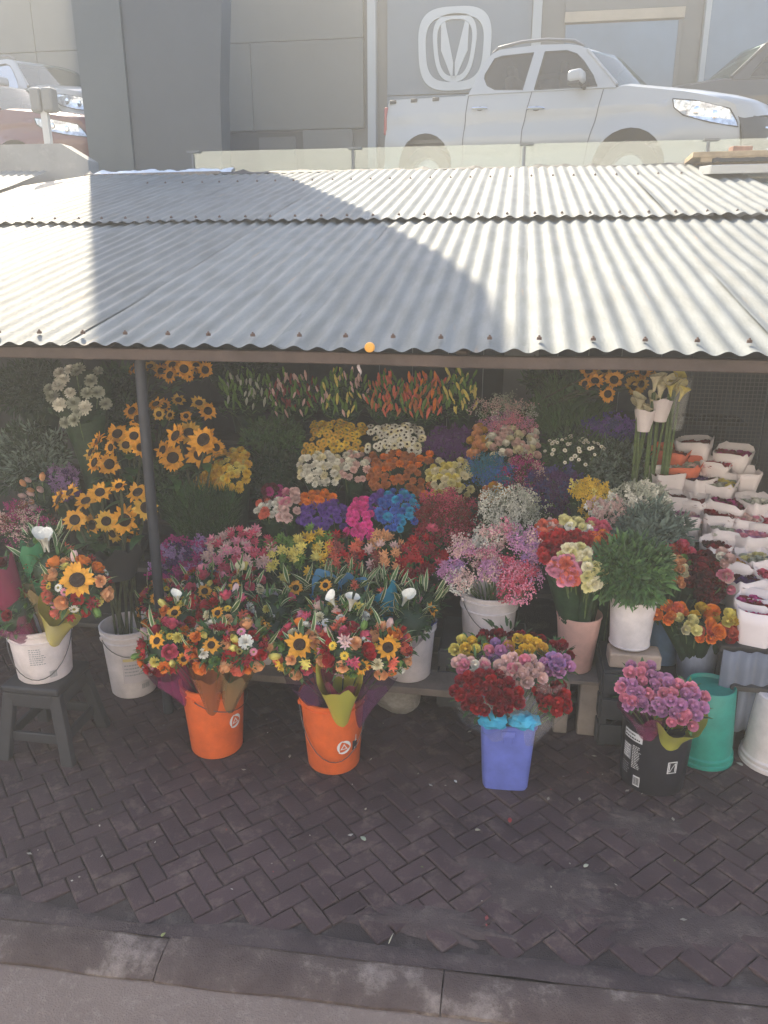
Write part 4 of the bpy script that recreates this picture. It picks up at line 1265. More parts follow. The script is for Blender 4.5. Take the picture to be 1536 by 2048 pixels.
G1 = 'bunches standing on the stepped stand'
def B(label, *a, **k):
    k.setdefault('group', None)
    c = at(a[0], a[1], Y=a[4])
    k.setdefault('basez', min(tier_z(a[4]), c.z - .16))
    return bunch(label, *a, **k)
rows = [
 # lily buds along the top
 ('green lily buds in a loose bunch on the top step', 490, 782, 110, 78, 5.15, 'lilybud', ('green','dusty','green'), dict(size=.95, gap=1.5, nleaf=40)),
 ('dusky pink brown lily buds beside the green buds', 585, 792, 110, 78, 5.15, 'lilybud', ('brownred','green','blush'), dict(size=.9, gap=1.4, nleaf=40)),
 ('mixed green and pink lily buds above the yellow daisies', 683, 790, 100, 90, 5.12, 'lilybud', ('green','lemon','blush','green'), dict(size=.95, gap=1.35, nleaf=40)),
 ('salmon and green lily buds above the white daisies', 772, 795, 85, 85, 5.12, 'lilybud', ('rust','green','coral'), dict(size=.95, gap=1.25, nleaf=34)),
 ('orange lily buds packed tightly between salmon and yellow buds', 845, 798, 90, 92, 5.12, 'lilybud', ('orange','coral','rust','green'), dict(size=.98, gap=1.1, nleaf=34)),
 ('yellow green lily buds next to the orange buds', 918, 788, 70, 80, 5.14, 'lilybud', ('lemon','green','green'), dict(size=.98, gap=1.2, nleaf=34)),
 # fourth step
 ('plain dark green foliage bunch beside the yellow daisies', 545, 872, 105, 62, 4.85, 'leaves', ('leaf_green',), dict(size=.9, nleaf=0)),
 ('block of yellow daisies in a square bunch', 668, 870, 122, 68, 4.82, 'daisy', ('yellow','gold','yellow'), dict(shape='rect', gap=.72)),
 ('block of white daisies with dark centres', 793, 872, 122, 66, 4.82, 'ddaisy', ('white','white','cream'), dict(shape='rect', gap=.74)),
 ('dark purple statice bunch between the white daisies and cream roses', 898, 886, 95, 66, 4.82, 'statice', ('purple',), dict(size=.9, gap=.7)),
 ('airy white and pink sprays above the cream roses', 1002, 824, 105, 52, 5.0, 'spray', ('white','blush','dusty'), dict(gap=.75, nleaf=0)),
 ('magenta sprays squeezed between white sprays and cream roses', 1012, 850, 100, 26, 4.9, 'spray', ('mauve','pink'), dict(gap=.6, size=.85, nleaf=0)),
 ('cream roses in white netting packed into a square bunch', 1022, 888, 105, 72, 4.75, 'rose', ('cream','blush','white'), dict(shape='rect', gap=.8, nleaf=0)),
 ('narrow bunch of peach roses beside the cream roses', 957, 884, 40, 74, 4.78, 'rose', ('peach','gold'), dict(gap=.8, nleaf=0)),
 ('tall upright green foliage below the right hand sunflowers', 1135, 822, 130, 100, 5.1, 'grassy', ('leaf_mid_green',), dict(gap=.7, nleaf=0)),
 ('blue violet statice beside the wrapped callas', 1228, 858, 110, 44, 4.9, 'statice', ('indigo','violet'), dict(gap=.75, nleaf=10)),
 ('dark green foliage sprinkled with tiny white daisies', 1150, 898, 110, 66, 4.8, 'leaves', ('leaf_dark','leaf_green'), dict(gap=.8, nleaf=0)),
 ('dark grey green foliage bunch below the blue statice', 1240, 925, 105, 74, 4.7, 'leaves', ('leaf_dark','leaf_grey_green'), dict(gap=.75, nleaf=0)),
 # third step
 ('white button chrysanthemums in a rounded bunch', 640, 934, 92, 66, 4.52, 'pompon', ('white','cream','white'), dict(gap=.8)),
 ('pale pink button chrysanthemums beside the white ones', 706, 930, 62, 56, 4.55, 'pompon', ('blush','blush','white'), dict(gap=.8)),
 ('rust orange chrysanthemums in a wide bunch', 798, 938, 128, 82, 4.52, 'pompon', ('rust','rust','orange'), dict(shape='rect', gap=.8)),
 ('square bunch of pale yellow button chrysanthemums', 900, 950, 96, 84, 4.5, 'pompon', ('pale','lemon','cream'), dict(shape='rect', gap=.82)),
 ('teal dyed sprays in a round bunch', 982, 946, 74, 54, 4.55, 'spray', ('teal','teal','blue'), dict(gap=.55, size=.8)),
 ('pink and white speckled sprays beside the teal sprays', 1045, 955, 80, 62, 4.55, 'spray', ('magenta','blush','maroon'), dict(gap=.7, size=.9)),
 ('deep violet statice block beside the yellow statice', 1105, 972, 100, 80, 4.5, 'statice', ('indigo','purple'), dict(gap=.62)),
 # second step
 ('fine green grassy foliage below the yellow chrysanthemum sleeve', 405, 1025, 135, 84, 4.22, 'grassy', ('leaf_green',), dict(size=.8, gap=.62, nleaf=0)),
 ('small maroon chrysanthemum bunch above the coral flowers', 545, 985, 42, 32, 4.3, 'pompon', ('magenta','maroon'), dict(gap=.8)),
 ('coral and white chrysanthemums in a small bunch', 540, 1018, 62, 44, 4.22, 'pompon', ('coral','white','white'), dict(gap=.8)),
 ('pink ruffled carnations in a narrow bunch beside the violet flowers', 578, 1010, 38, 66, 4.22, 'carnation', ('blush','pink'), dict(gap=.7)),
 ('bright orange chrysanthemums peeping over the violet ones', 632, 996, 82, 36, 4.3, 'pompon', ('orange','orange','rust'), dict(gap=.75)),
 ('violet dyed chrysanthemums in a wide bunch', 648, 1028, 108, 58, 4.22, 'pompon', ('violet',), dict(gap=.75)),
 ('hot pink dyed chrysanthemums in a tall bunch', 720, 1030, 54, 88, 4.18, 'pompon', ('hot',), dict(gap=.74, shape='rect')),
 ('second violet chrysanthemum bunch tucked between hot pink and blue', 752, 1005, 40, 52, 4.26, 'pompon', ('violet',), dict(gap=.75)),
 ('turquoise and blue dyed chrysanthemums together', 796, 1016, 82, 80, 4.2, 'pompon', ('cyan','blue','blue'), dict(gap=.74)),
 ('dark red tiny florets in a broad bunch', 886, 1035, 112, 96, 4.2, 'spray', ('crimson','brownred','rose'), dict(gap=.62, size=.95)),
 ('golden brown thistle heads above the white sprays', 990, 987, 62, 40, 4.32, 'pompon', ('gold','rust'), dict(gap=.75, size=.8)),
 ('white baby breath cloud behind the pink sprays', 1022, 1028, 112, 84, 4.15, 'spray', ('white','dusty','white'), dict(gap=.62, nleaf=10)),
 ('bright yellow statice beside the violet block', 1180, 992, 78, 66, 4.15, 'statice', ('yellow','lemon'), dict(gap=.85, size=.8, leaf='leaf_mid_green')),
 ('small pinkish white statice below the yellow statice', 1222, 1024, 92, 46, 4.05, 'statice', ('blush','white'), dict(gap=.85, size=.75)),
 ('greyish white plumed statice near the paper sleeves', 1288, 1000, 112, 66, 4.12, 'statice', ('dusty','white'), dict(gap=.75, size=.95, leaf='leaf_grey_green')),
 ('grey green eucalyptus foliage below the white statice', 1302, 1062, 128, 92, 3.95, 'leaves', ('leaf_grey_green',), dict(gap=.62, size=.9, nleaf=0)),
 # first step
 ('purple statice behind the stall post', 368, 1122, 118, 92, 3.98, 'statice', ('lilac','purple','magenta'), dict(gap=.75)),
 ('pink alstroemerias spreading behind the mixed bouquets', 478, 1098, 138, 84, 3.98, 'alstro', ('pink','rose','blush'), dict(gap=.72)),
 ('closed green alstroemeria buds beside the pink ones', 562, 1112, 70, 84, 3.98, 'alstro', ('green','green','lemon'), dict(gap=.75)),
 ('yellow green alstroemerias between green and red ones', 622, 1098, 74, 82, 3.98, 'alstro', ('lemon','green','yellow'), dict(gap=.75)),
 ('red orange alstroemerias behind the blue wrapped bouquets', 686, 1106, 78, 84, 3.98, 'alstro', ('coral','brownred','red'), dict(gap=.75)),
 ('peach alstroemerias beside the red orange ones', 766, 1108, 78, 84, 3.98, 'alstro', ('peach','blush','brownred'), dict(gap=.78)),
 ('deep red alstroemerias next to the pink sprays', 846, 1108, 84, 96, 3.96, 'alstro', ('red','crimson','rose'), dict(gap=.75)),
 # left side
 ('faded white round blooms hanging high beside the sunflowers', 150, 782, 135, 125, 4.5, 'pompon', ('dusty','white','dusty'), dict(size=1.7, gap=1.15, tilt=30, nleaf=60, basez=.64)),
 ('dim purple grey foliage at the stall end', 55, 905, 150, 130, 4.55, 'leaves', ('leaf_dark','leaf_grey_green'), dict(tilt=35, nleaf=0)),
 ('dark mauve florets beside the pink tulips', 110, 965, 90, 70, 4.45, 'statice', ('purple','lilac'), dict(tilt=35, size=.8)),
 ('dusky pink florets low at the stall end', 45, 1045, 120, 70, 4.0, 'spray', ('magenta','blush','brownred'), dict(tilt=40, size=.9)),
 ('dark green foliage below the upper sunflowers', 320, 965, 150, 70, 4.5, 'leaves', ('leaf_dark','leaf_green'), dict(gap=.8, nleaf=0)),
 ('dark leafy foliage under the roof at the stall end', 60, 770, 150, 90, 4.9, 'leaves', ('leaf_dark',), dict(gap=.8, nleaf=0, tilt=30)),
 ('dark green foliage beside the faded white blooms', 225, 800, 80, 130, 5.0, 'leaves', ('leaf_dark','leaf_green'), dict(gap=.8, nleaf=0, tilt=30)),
 ('dark foliage bunch between the large sunflowers and the white chrysanthemums', 545, 945, 110, 80, 4.65, 'leaves', ('leaf_dark',), dict(gap=.75, nleaf=0)),
 ('olive green foliage under the roof beside the grey wall panel', 1110, 760, 110, 60, 5.35, 'leaves', ('leaf_green','leaf_dark'), dict(gap=.8, nleaf=0, tilt=30)),
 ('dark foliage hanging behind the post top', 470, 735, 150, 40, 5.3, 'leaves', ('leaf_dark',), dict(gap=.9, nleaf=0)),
]
for lab, px, py, w, h, Y, kind, cols_, kw in rows:
    B(lab, px, py, w, h, Y, kind, cols_, **kw)
# tiny white daisies in the dark foliage
wd_ = B('tiny white daisies scattered through dark foliage', 1150, 895, 120, 62, 4.70, 'daisy', ('white',), gap=1.7, size=.55, nleaf=0, drop=.3)

# yellow chrysanthemums in a cone sleeve
M_ysleeve = film_mat('yellow_sleeve', (.62,.42,.10), .8)
yc = B('yellow chrysanthemums in a cone sleeve beside the sunflowers', 462, 935, 78, 84, 4.42, 'pompon', ('yellow','gold','lemon'), gap=.75, tilt=40)
B('second yellow chrysanthemum bunch leaning below the sunflowers', 418, 962, 60, 46, 4.36, 'pompon', ('gold','yellow'), gap=.75, tilt=40)
# hanging tulips in clear film
tl = B('pale pink tulips in two short rows at the stall end', 68, 985, 50, 60, 4.2, 'tulip', ('blush','peach'), gap=1.5, size=1.15, tilt=30)

# ---------------------------------------------------------------- sunflowers: each head where it shows
def sun_group(label, heads, Y, base, size=1.0, stem_r=.007, jit=.12, leaves=20, lean=(0, -1, .35)):
    root = thing('sunflower_bunch', label, 'sunflowers', base)
    bv = Vector(base); tops = []
    for h in heads:
        px, py = h[0], h[1]; s = h[2] if len(h) > 2 else 1.0; dx = (h[3] if len(h) > 3 else 0) + rnd.uniform(-.45, .45); dzz = (h[4] if len(h) > 4 else .3) + rnd.uniform(-.5, .4)
        p = at(px, py, Y=Y + rnd.uniform(-jit, jit)) - bv
        n = Vector((lean[0] + dx, lean[1], lean[2] + dzz))
        put_head(root, 'sunflower', rnd.choice(('sun','sun','sun','gold')), p, n, size * s * rnd.uniform(.85, 1.08))
        tops.append(p - n.normalized() * .03)
    stems(root, (0, 0, 0), tops, stem_r, .07, material=mat('sunflower_stalk', (.055,.065,.028), .7, var=.3, scale=30))
    m = MB()
    for _ in range(leaves):
        t = rnd.choice(tops) * rnd.uniform(.72, .97)
        leaf_strip(m, t, (rnd.uniform(-1,1), rnd.uniform(-1,.3), rnd.uniform(-.2,.6)), rnd.uniform(.08,.15), rnd.uniform(.05,.09), rnd.uniform(.3,1.2), 0, None, .15, 4)
    tag(m.build('foliage', M_leaf, root), kind='stuff')
    return root
sun_group('sunflowers on long stems in a tall white bucket by the post', [(150,1040,1.0,-.2,.3),(118,1000,.9,-.9,.2),(140,985,.8,-.5,.9),(172,1002,.9,0,1.0),(200,985,.95,.1,.9),(212,1042,.85,.7,.1),(250,1040,1.15,0,.0),(276,985,.9,.3,.7),(292,1015,.9,.6,.2),(238,972,.7,-.3,1.2),(225,1066,.8,-.3,-.5),(262,1072,.7,.2,-.7),(185,1050,.8,-.6,-.3)], 3.45, (-1.98, 3.52, .03), 1.02, leaves=26, jit=.07)
sl_root = [o for o in col.objects if o.get('label','').startswith('sunflowers on long stems')][0]
sw = at(235, 1150, Y=3.5) - Vector(sl_root.location)
cone_wrap(sl_root, sw, None, .10, .17, .17, mat('dark_net', (.035,.035,.035), .8), waves=9, amp=.02, name='net_sleeve')
cone_wrap(sl_root, sw + Vector((0,0,.01)), None, .085, .14, .155, mat('dark_net', (.035,.035,.035), .8), waves=7, amp=.02, name='leaf_mass')
sun_group('sunflowers turned to the side left of the post', [(190,925,1.05,-.8,0),(218,928,1.05,.9,-.1),(196,882,.9,-.9,.3),(235,868,.95,.1,.6),(252,890,.9,-.2,.1),(268,872,.95,.4,.7),(182,905,.85,-1.2,.2),(282,895,.8,.5,0),(222,895,.8,-.4,.4)], 4.2, (-2.35, 4.4, .42), 1.05, leaves=16)
sun_group('large sunflowers facing the street right of the post', [(352,872,1.0,-.2,.4),(378,866,1.0,.1,.5),(408,880,1.2,.1,.2),(400,908,1.2,.2,-.2),(346,916,1.05,.1,0),(326,900,.9,-.7,.3),(432,895,.8,1.0,.1)], 4.2, (-1.95, 4.4, .42), 1.1, leaves=14)
sun_group('sunflowers with small heads above the large ones', [(264,822,1.0,-.3,.6),(276,838,.9,.4,0),(312,808,.85,-.3,.8),(328,812,.8,.1,.3),(357,800,.85,.2,.9),(318,828,.8,0,.1),(398,806,.9,.5,.8),(416,822,.95,.8,.2),(340,830,.7,-.2,.1),(372,832,.7,.2,0)], 4.75, (-2.45, 4.98, .84), .95, leaves=34)
sun_group('sunflowers tucked high under the roof by the post', [(300,733,.9,-.3,.8),(322,742,1.0,.1,.2),(345,730,.9,0,.6),(368,738,1.05,.2,.2),(392,732,.9,.4,.6),(340,750,.9,-.2,-.2),(410,740,.9,.9,.1),(265,738,.8,-.6,.4),(378,750,.8,.1,-.3)], 4.9, (-2.7, 5.28, 1.06), .95, leaves=14)
sun_group('sunflowers hanging high above the wrapped callas', [(1178,742,.9,-.3,.8),(1190,762,1.0,.1,.3),(1208,740,.9,0,.5),(1228,760,1.0,.3,.6),(1262,735,.9,-.2,.5),(1285,742,1.0,.3,.3),(1302,740,.8,.7,.6),(1270,772,1.05,.2,.2),(1216,788,.95,0,-.1),(1282,768,.9,.5,.1),(1170,768,.7,-.6,.1)], 4.85, (.0, 5.28, 1.06), .95, leaves=26)

# ---------------------------------------------------------------- callas in paper, wire mesh
M_paper = mat('white_paper', (.80,.73,.75), .75, var=.06, scale=5)
M_clear = film_mat('clear_film', (.75,.78,.78), .16, .12)
for i, (px, lab) in enumerate(((1322, 'cream callas bundled with a white paper band'), (1352, 'green stemmed calla bundle in clear film'), (1288, 'short calla bundle with a red printed paper band'))):
    c = at(px, 770 if i < 2 else 812, Y=4.55)
    bz = .64
    root = thing('calla_bundle', lab, 'flowers', (c.x, 4.62, bz))
    bv = Vector(root.location); tops = []
    for k in range(6):
        p = c + Vector((rnd.uniform(-.06,.06), rnd.uniform(-.03,.03), rnd.uniform(-.05,.03))) - bv
        put_head(root, 'calla', 'cream' if i != 1 else 'lemon', p - Vector((0,0,.05)), (rnd.uniform(-.3,.3), -.3, 1), 1.15); tops.append(p - Vector((0,0,.06)))
    stems(root, (0,0,0), tops, .007, .03)
    if i != 1:
        bc = at(px, 825 if i == 0 else 845, Y=4.55) - bv
        cone_wrap(root, bc - Vector((0,0,.05)), None, .035, .062, .13, M_paper, waves=3, amp=.006, pinch=1, name='paper_band')
    else:
        cone_wrap(root, at(px, 860, Y=4.55) - bv, None, .03, .06, .30, M_clear, waves=3, amp=.01, pinch=1)
wm = thing('wire_mesh_panel', 'dark wire mesh crate side behind the paper sleeves', 'mesh panel', (at(1455, 860, Y=5.3).x, 5.3, .75))
m = MB()
for k in range(27):
    m.box((-.36 + .027*k, 0, .45), (.004, .004, .9))
for k in range(34):
    m.box((0, .0042, .01 + .0265*k), (.72, .004, .004))
tag(m.build('wire_grid', mat('dark_wire', (.09,.095,.095), .5, metal=.5), wm, smooth=False), kind='stuff')
m = MB(); m.box((0,0,-.37),(.72,.03,.74)); m.build('panel_base', M_shelf, wm, smooth=False)

# ribbon and orange cap at the eave
p = at(719, 718, Y=3.3)
m = MB()
def fn(u, v):
    a = v * 5.0; c_, s_2 = math.cos(a), math.sin(a)
    x = (u - .5) * .022 * (1 - .5 * v)
    return (x * c_ + .006 * math.sin(v*9), x * s_2, -.095 * v)
m.grid(4, 16, fn); rb = m.build('ribbon', mat('ribbon_film', (.62,.55,.60), .25, var=.3, scale=60)); rb.location = p + Vector((0, 0, .02)); solidify(rb, .0008); tag(rb, 'twisted pale ribbon hanging from the eave beam', 'ribbon')
p = at(739, 695, Y=3.12)
m = MB(); m.lathe([(.001,.006), (.018,.005), (.021,0), (.021,-.01)], 18, 0, Matrix.Rotation(R(90), 4, 'X')); oc = m.build('orange_cap', mat('orange_cap', (.85,.40,.05), .4)); oc.location = p; tag(oc, 'small round orange cap showing under the roof edge', 'cap')
# ---------------------------------------------------------------- buckets
def plastic(name, rgb, rough=.42): return mat('plastic_' + name, rgb, rough, var=.15, scale=11, bump=.06, bscale=30, detail=9)
P_white = plastic('white', (.70,.64,.64)); P_orange = plastic('orange', (.72,.135,.03)); P_blue = plastic('blue', (.13,.17,.55)); P_black = plastic('black', (.022,.021,.028))
P_green = plastic('green', (.02,.26,.20)); P_salmon = plastic('salmon', (.60,.36,.31)); P_sky = plastic('sky_blue', (.20,.34,.55)); P_greyblue = plastic('grey_blue', (.34,.38,.50)); P_stool = plastic('dark_grey', (.026,.026,.033), .6)
M_wire = mat('bucket_wire', (.10,.10,.105), .4, metal=.8)
M_print_w = mat('print_white', (.72,.72,.72), .5); M_print_g = mat('print_grey', (.30,.31,.33), .6); M_print_k = mat('print_black', (.03,.03,.035), .6); M_print_y = mat('print_yellow', (.60,.50,.22), .6)
M_water = mat('bucket_water', (.02,.03,.025), .08)
def cam_angle(loc): return math.atan2(-loc[1], -loc[0])
class Bucket:
    def __init__(s, label, loc, rt, rb, h, material, rings=(.90,), lip=.012, inv=False, cat='bucket', handle=None, tilt=0.0, group=None, name='bucket'):
        s.loc = Vector(loc); s.rt, s.rb, s.h = rt, rb, h
        s.root = thing(name, label, cat, loc, group=group)
        prof = [(.001, .006 if not inv else .004), (rb - .006, .002), (rb, .010)]
        marks = []
        for q in rings: marks.append(q)
        def rr(t): return rb + (rt - rb) * t
        s.rr = rr
        ts = sorted(marks)
        for q in ts:
            prof += [(rr(q - .025), h*(q - .025)), (rr(q) + lip*.6, h*(q - .015)), (rr(q) + lip*.65, h*q), (rr(q + .012), h*(q + .01))]
        prof += [(rt, h*.965), (rt + lip*.55, h*.97), (rt + lip*.6, h), (rt - .002, h + .001), (rt - .006, h - .004), (rb - .004, .02)]
        m = MB(); m.lathe(prof, 40)
        s.body = m.build('body', material, s.root)
        if tilt: s.root.rotation_euler = (0, 0, tilt)
        m = MB(); wz = h*.55; m.lathe([(.001, wz), (rr(.55) - .005, wz)], 24); m.build('water', M_water, s.root)
        if handle is not None:
            a0, drop = handle
            ca = cam_angle(s.loc)
            pts = []
            for k in range(17):
                t = k/16; a = ca + a0 + math.pi*(t - .5)
                dz = drop*math.sin(math.pi*t)
                z = h*.88 - dz; r_ = rr(max(0, z/h)) + .007 + .012*math.sin(math.pi*t)
                pts.append((r_*math.cos(a), r_*math.sin(a), z))
            m = MB(); m.tube(pts, .0022, 6); hd = m.build('handle', M_wire, s.root)
            for a in (ca + a0 - math.pi/2, ca + a0 + math.pi/2):
                m = MB(); m.lathe([(.001,.012), (.011,.010), (.013,0)], 12, 0, Matrix.Translation(((rt)*math.cos(a), (rt)*math.sin(a), h*.88)) @ Matrix.Rotation(a, 4, 'Z') @ Matrix.Rotation(R(90), 4, 'Y')); m.build('handle_boss', material, hd)
    def decal(s, loops, ang, z, material, off=.0012, name='print', parent=None):
        ca = cam_angle(s.loc) + ang
        m = MB()
        def fn(p):
            zz = z + p.y; r_ = s.rr(zz/s.h) + off; a = ca + p.x/r_
            return Vector((r_*math.cos(a), r_*math.sin(a), zz))
        for lp in loops:
            outer = lp if isinstance(lp[0][0], (list, tuple)) else [lp]
            m.poly(outer, fn)
        return m.build(name, material, parent or s.body, smooth=False)
def strip(x0, x1, y0, y1, n=None):
    n = n or max(1, int(abs(x1 - x0)/.006))
    return [(x0 + (x1-x0)*k/n, y0) for k in range(n+1)] + [(x1 + (x0-x1)*k/n, y1) for k in range(n+1)]
def rect_quads(x0, x1, y0, y1, step=.007):
    n = max(1, int((x1-x0)/step)); return [strip(x0 + (x1-x0)*k/n, x0 + (x1-x0)*(k+1)/n, y0, y1, 1) for k in range(n)]
def textlines(x0, x1, y1, n, lh, fill=.75, r_=None):
    r_ = r_ or rnd; out = []
    for k in range(n):
        y = y1 - lh*k; x = x0
        end = x0 + (x1-x0)*r_.uniform(.6, 1)
        while x < end:
            w = r_.uniform(.004, .013); out.append(strip(x, min(x+w, end), y - lh*.42, y, 1)); x += w + .0028
    return out
def barcode(x0, x1, y0, y1):
    out = []; x = x0
    while x < x1:
        w = rnd.choice((.0009, .0016, .0024)); out.append(strip(x, x+w, y0, y1, 1)); x += w + rnd.choice((.001, .0016))
    return out
def swirl_logo(bk, ang, z, sc=1.0):
    """white ring of three swooshes round an open triangle"""
    loops = []
    for k in range(3):
        a0 = R(100 + 120*k); o, i_ = [], []
        for q in range(13):
            t = q/12; a = a0 + t*R(135)
            th = .013*math.sin(math.pi*min(1, t*1.02))**.7
            ro = .036 - .004*t
            o.append((ro*math.cos(a)*sc, ro*1.05*math.sin(a)*sc)); i_.append(((ro - th)*math.cos(a)*sc, (ro - th)*1.05*math.sin(a)*sc))
        loops.append(o + i_[::-1])
    tri = lambda r_: [(r_*math.cos(R(90+120*k))*sc, r_*math.sin(R(90+120*k))*sc - .002) for k in range(3)]
    loops.append([tri(.021), tri(.012)])
    return bk.decal(loops, ang, z, M_print_w, name='logo')

M_plk = mat('bench_plank', (.17,.14,.12), .8, var=.25, scale=7, bump=.35)
# low bench
BZ = .215
bench = thing('low_bench', 'low plank bench carrying white buckets of mixed bouquets', 'bench', (-.85, 3.62, 0))
for k, (y, z, w) in enumerate(((3.50, BZ, .19), (3.70, BZ - .004, .19), (3.90, BZ - .002, .19))):
    m = MB(); m.box((.02*k - .02, y - 3.62, z - .02), (1.92, w - .006, .04)); bevel(m.build('plank', M_plk, bench, smooth=False), .005)
for x in (-.80, .0, .84):
    for y in (-.12, .26):
        m = MB(); m.box((x, y, (BZ - .045)/2), (.055, .05, BZ - .045)); bevel(m.build('leg', P_stool, bench, smooth=False), .004)
so = place('stone', stone_me, None, loc=(at(795, 1405, Z=.06).x, 3.55, .075), scale=(.13, .09, .085)); tag(so, 'flat pale stone under the low bench', 'stone')

b1 = at(435, 1490, Z=0); b2 = at(668, 1520, Z=0)
O1 = Bucket('orange bucket with a white swirl logo near its right edge, closest to the post', b1, .150, .124, .375, P_orange, (.90,), handle=(.9, .07))
swirl_logo(O1, .72, .19)
O2 = Bucket('orange bucket with wire handle slung across a white swirl logo', b2, .150, .122, .375, P_orange, (.92,), handle=(.05, .24))
swirl_logo(O2, .36, .155)
O2.decal([[(0,0),(.014,0),(.014,.005),(.0085,.005),(.0085,.034),(.0045,.034),(.0045,.005),(0,.005)]], .80, .165, M_print_w, name='letter_print')
O2.decal(rect_quads(0, .03, 0, .05), .70, .12, M_print_k, .0008, name='dark_patch')
O2.decal([strip(0,.012,0,.006)], .78, .128, M_print_w, .002, name='letter_print')
# tall white bucket with the sunflowers
W1 = Bucket('tall white bucket with a faded printed label under the sunflowers', (-1.98, 3.52, 0), .145, .122, .40, P_white, (.84, .93), handle=(.3, .09))
W1.decal(rect_quads(-.07, .07, 0, .17), .12, .10, mat('faded_label', (.55,.50,.52), .6), .0008, name='label')
W1.decal(rect_quads(-.065, .05, 0, .018), .12, .235, M_print_y, .0016)
W1.decal(textlines(-.06, .05, .0, 4, .02), .12, .215, M_print_g, .0016)
W1.decal(barcode(0, .04, 0, .03), .3, .055, M_print_g, .0016)
# stool with white bucket
sz = .40
stc = at(92, 1345, Y=2.98); sz = stc.z
stool = thing('plastic_stool', 'dark grey plastic stool holding a white bucket of bouquets', 'stool', (stc.x, 2.98, 0))
m = MB(); m.box((0, 0, sz - .02), (.29, .29, .04)); bevel(m.build('seat', P_stool, stool, smooth=False), .012, 3)
for sx in (-1, 1):
    for sy in (-1, 1):
        m = MB(); m.add([(sx*.145-.03*sx-.03, sy*.145-.03*sy-.02, sz-.04), (sx*.145-.03*sx+.03, sy*.145-.03*sy-.02, sz-.04), (sx*.145-.03*sx+.03, sy*.145-.03*sy+.02, sz-.04), (sx*.145-.03*sx-.03, sy*.145-.03*sy+.02, sz-.04),
                          (sx*.165-.03, sy*.165-.02, 0), (sx*.165+.03, sy*.165-.02, 0), (sx*.165+.03, sy*.165+.02, 0), (sx*.165-.03, sy*.165+.02, 0)],
                         [(0,1,2,3),(7,6,5,4),(0,4,5,1),(1,5,6,2),(2,6,7,3),(3,7,4,0)]); bevel(m.build('leg', P_stool, stool, smooth=False), .006)
for sy in (-1, 1):
    m = MB(); m.box((0, sy*.13, sz - .075), (.22, .02, .07)); bevel(m.build('apron', P_stool, stool, smooth=False), .005)
    m = MB(); m.box((0, sy*.14, .12), (.24, .02, .05)); bevel(m.build('stretcher', P_stool, stool, smooth=False), .005)
for sx in (-1, 1):
    m = MB(); m.box((sx*.13, 0, sz - .0755), (.02, .22, .069)); bevel(m.build('apron', P_stool, stool, smooth=False), .005)
    m = MB(); m.box((sx*.14, 0, .12), (.02, .24, .05)); bevel(m.build('stretcher', P_stool, stool, smooth=False), .005)
W2 = Bucket('white bucket with a sagging wire handle standing on the dark stool', (stc.x, 2.98, sz + .001), .140, .122, .27, P_white, (.80, .92), handle=(-.25, .20))
W2.decal(textlines(-.05, .03, 0, 8, .011), -.1, .19, M_print_g)
W2.decal(barcode(0, .03, 0, .035), .12, .03, M_print_g)
# buckets on the bench
W3 = Bucket('white bucket on the low bench between the two orange buckets', (at(540, 1335, Y=3.62).x, 3.62, BZ + .001), .142, .118, .33, P_white, (.9,))
W4 = Bucket('white bucket on the low bench beside the calla lilies and striped leaves', (at(815, 1345, Y=3.56).x, 3.56, BZ + .001), .142, .120, .30, P_white, (.9,))
W5 = Bucket('white bucket on the low bench half hidden behind the orange bucket nearest the post', (at(400, 1330, Y=3.66).x, 3.66, BZ + .001), .14, .118, .33, P_white, (.9,))
W5b = Bucket('white bucket on the low bench behind the blue paper bouquets', (at(680, 1320, Y=3.80).x, 3.80, BZ + .001), .14, .118, .33, P_white, (.9,))

# blue square bin
bc = at(1008, 1553, Z=0)
bin_ = thing('square_bin', 'blue square plastic bin full of wrapped roses', 'bin', (bc.x, bc.y, 0), rz=R(4))
m = MB()
def sq(r_, z, n=40, p=7):
    out = []
    for k in range(n):
        t = 2*math.pi*(k+.5)/n; c, s = math.cos(t), math.sin(t)
        out.append((math.copysign(abs(c)**(2/p), c)*r_, math.copysign(abs(s)**(2/p), s)*r_, z))
    return out
vs, fs = [], []
pr = [(.092,.004), (.097,.0), (.102,.012), (.120,.325), (.127,.328), (.129,.345), (.122,.347), (.117,.338), (.099,.02)]
for r_, z in pr: vs += sq(r_, z)
for i in range(len(pr)-1):
    for k in range(40): fs.append((i*40+k, i*40+(k+1)%40, (i+1)*40+(k+1)%40, (i+1)*40+k))
fs.append(tuple(range(40))[::-1])
fs.append(tuple(range((len(pr)-1)*40, len(pr)*40)))
m.add(vs, fs); m.build('body', P_blue, bin_)
m = MB(); m.box((-.002, -.1225, .306), (.062, .012, .03)); bevel(m.build('handle_lug', P_blue, bin_, smooth=False), .004)
for sx in (-1, 1):
    m = MB(); m.box((sx*.02, -.1205, .283), (.006, .008, .05)); bevel(m.build('rib', P_blue, bin_, smooth=False), .002)
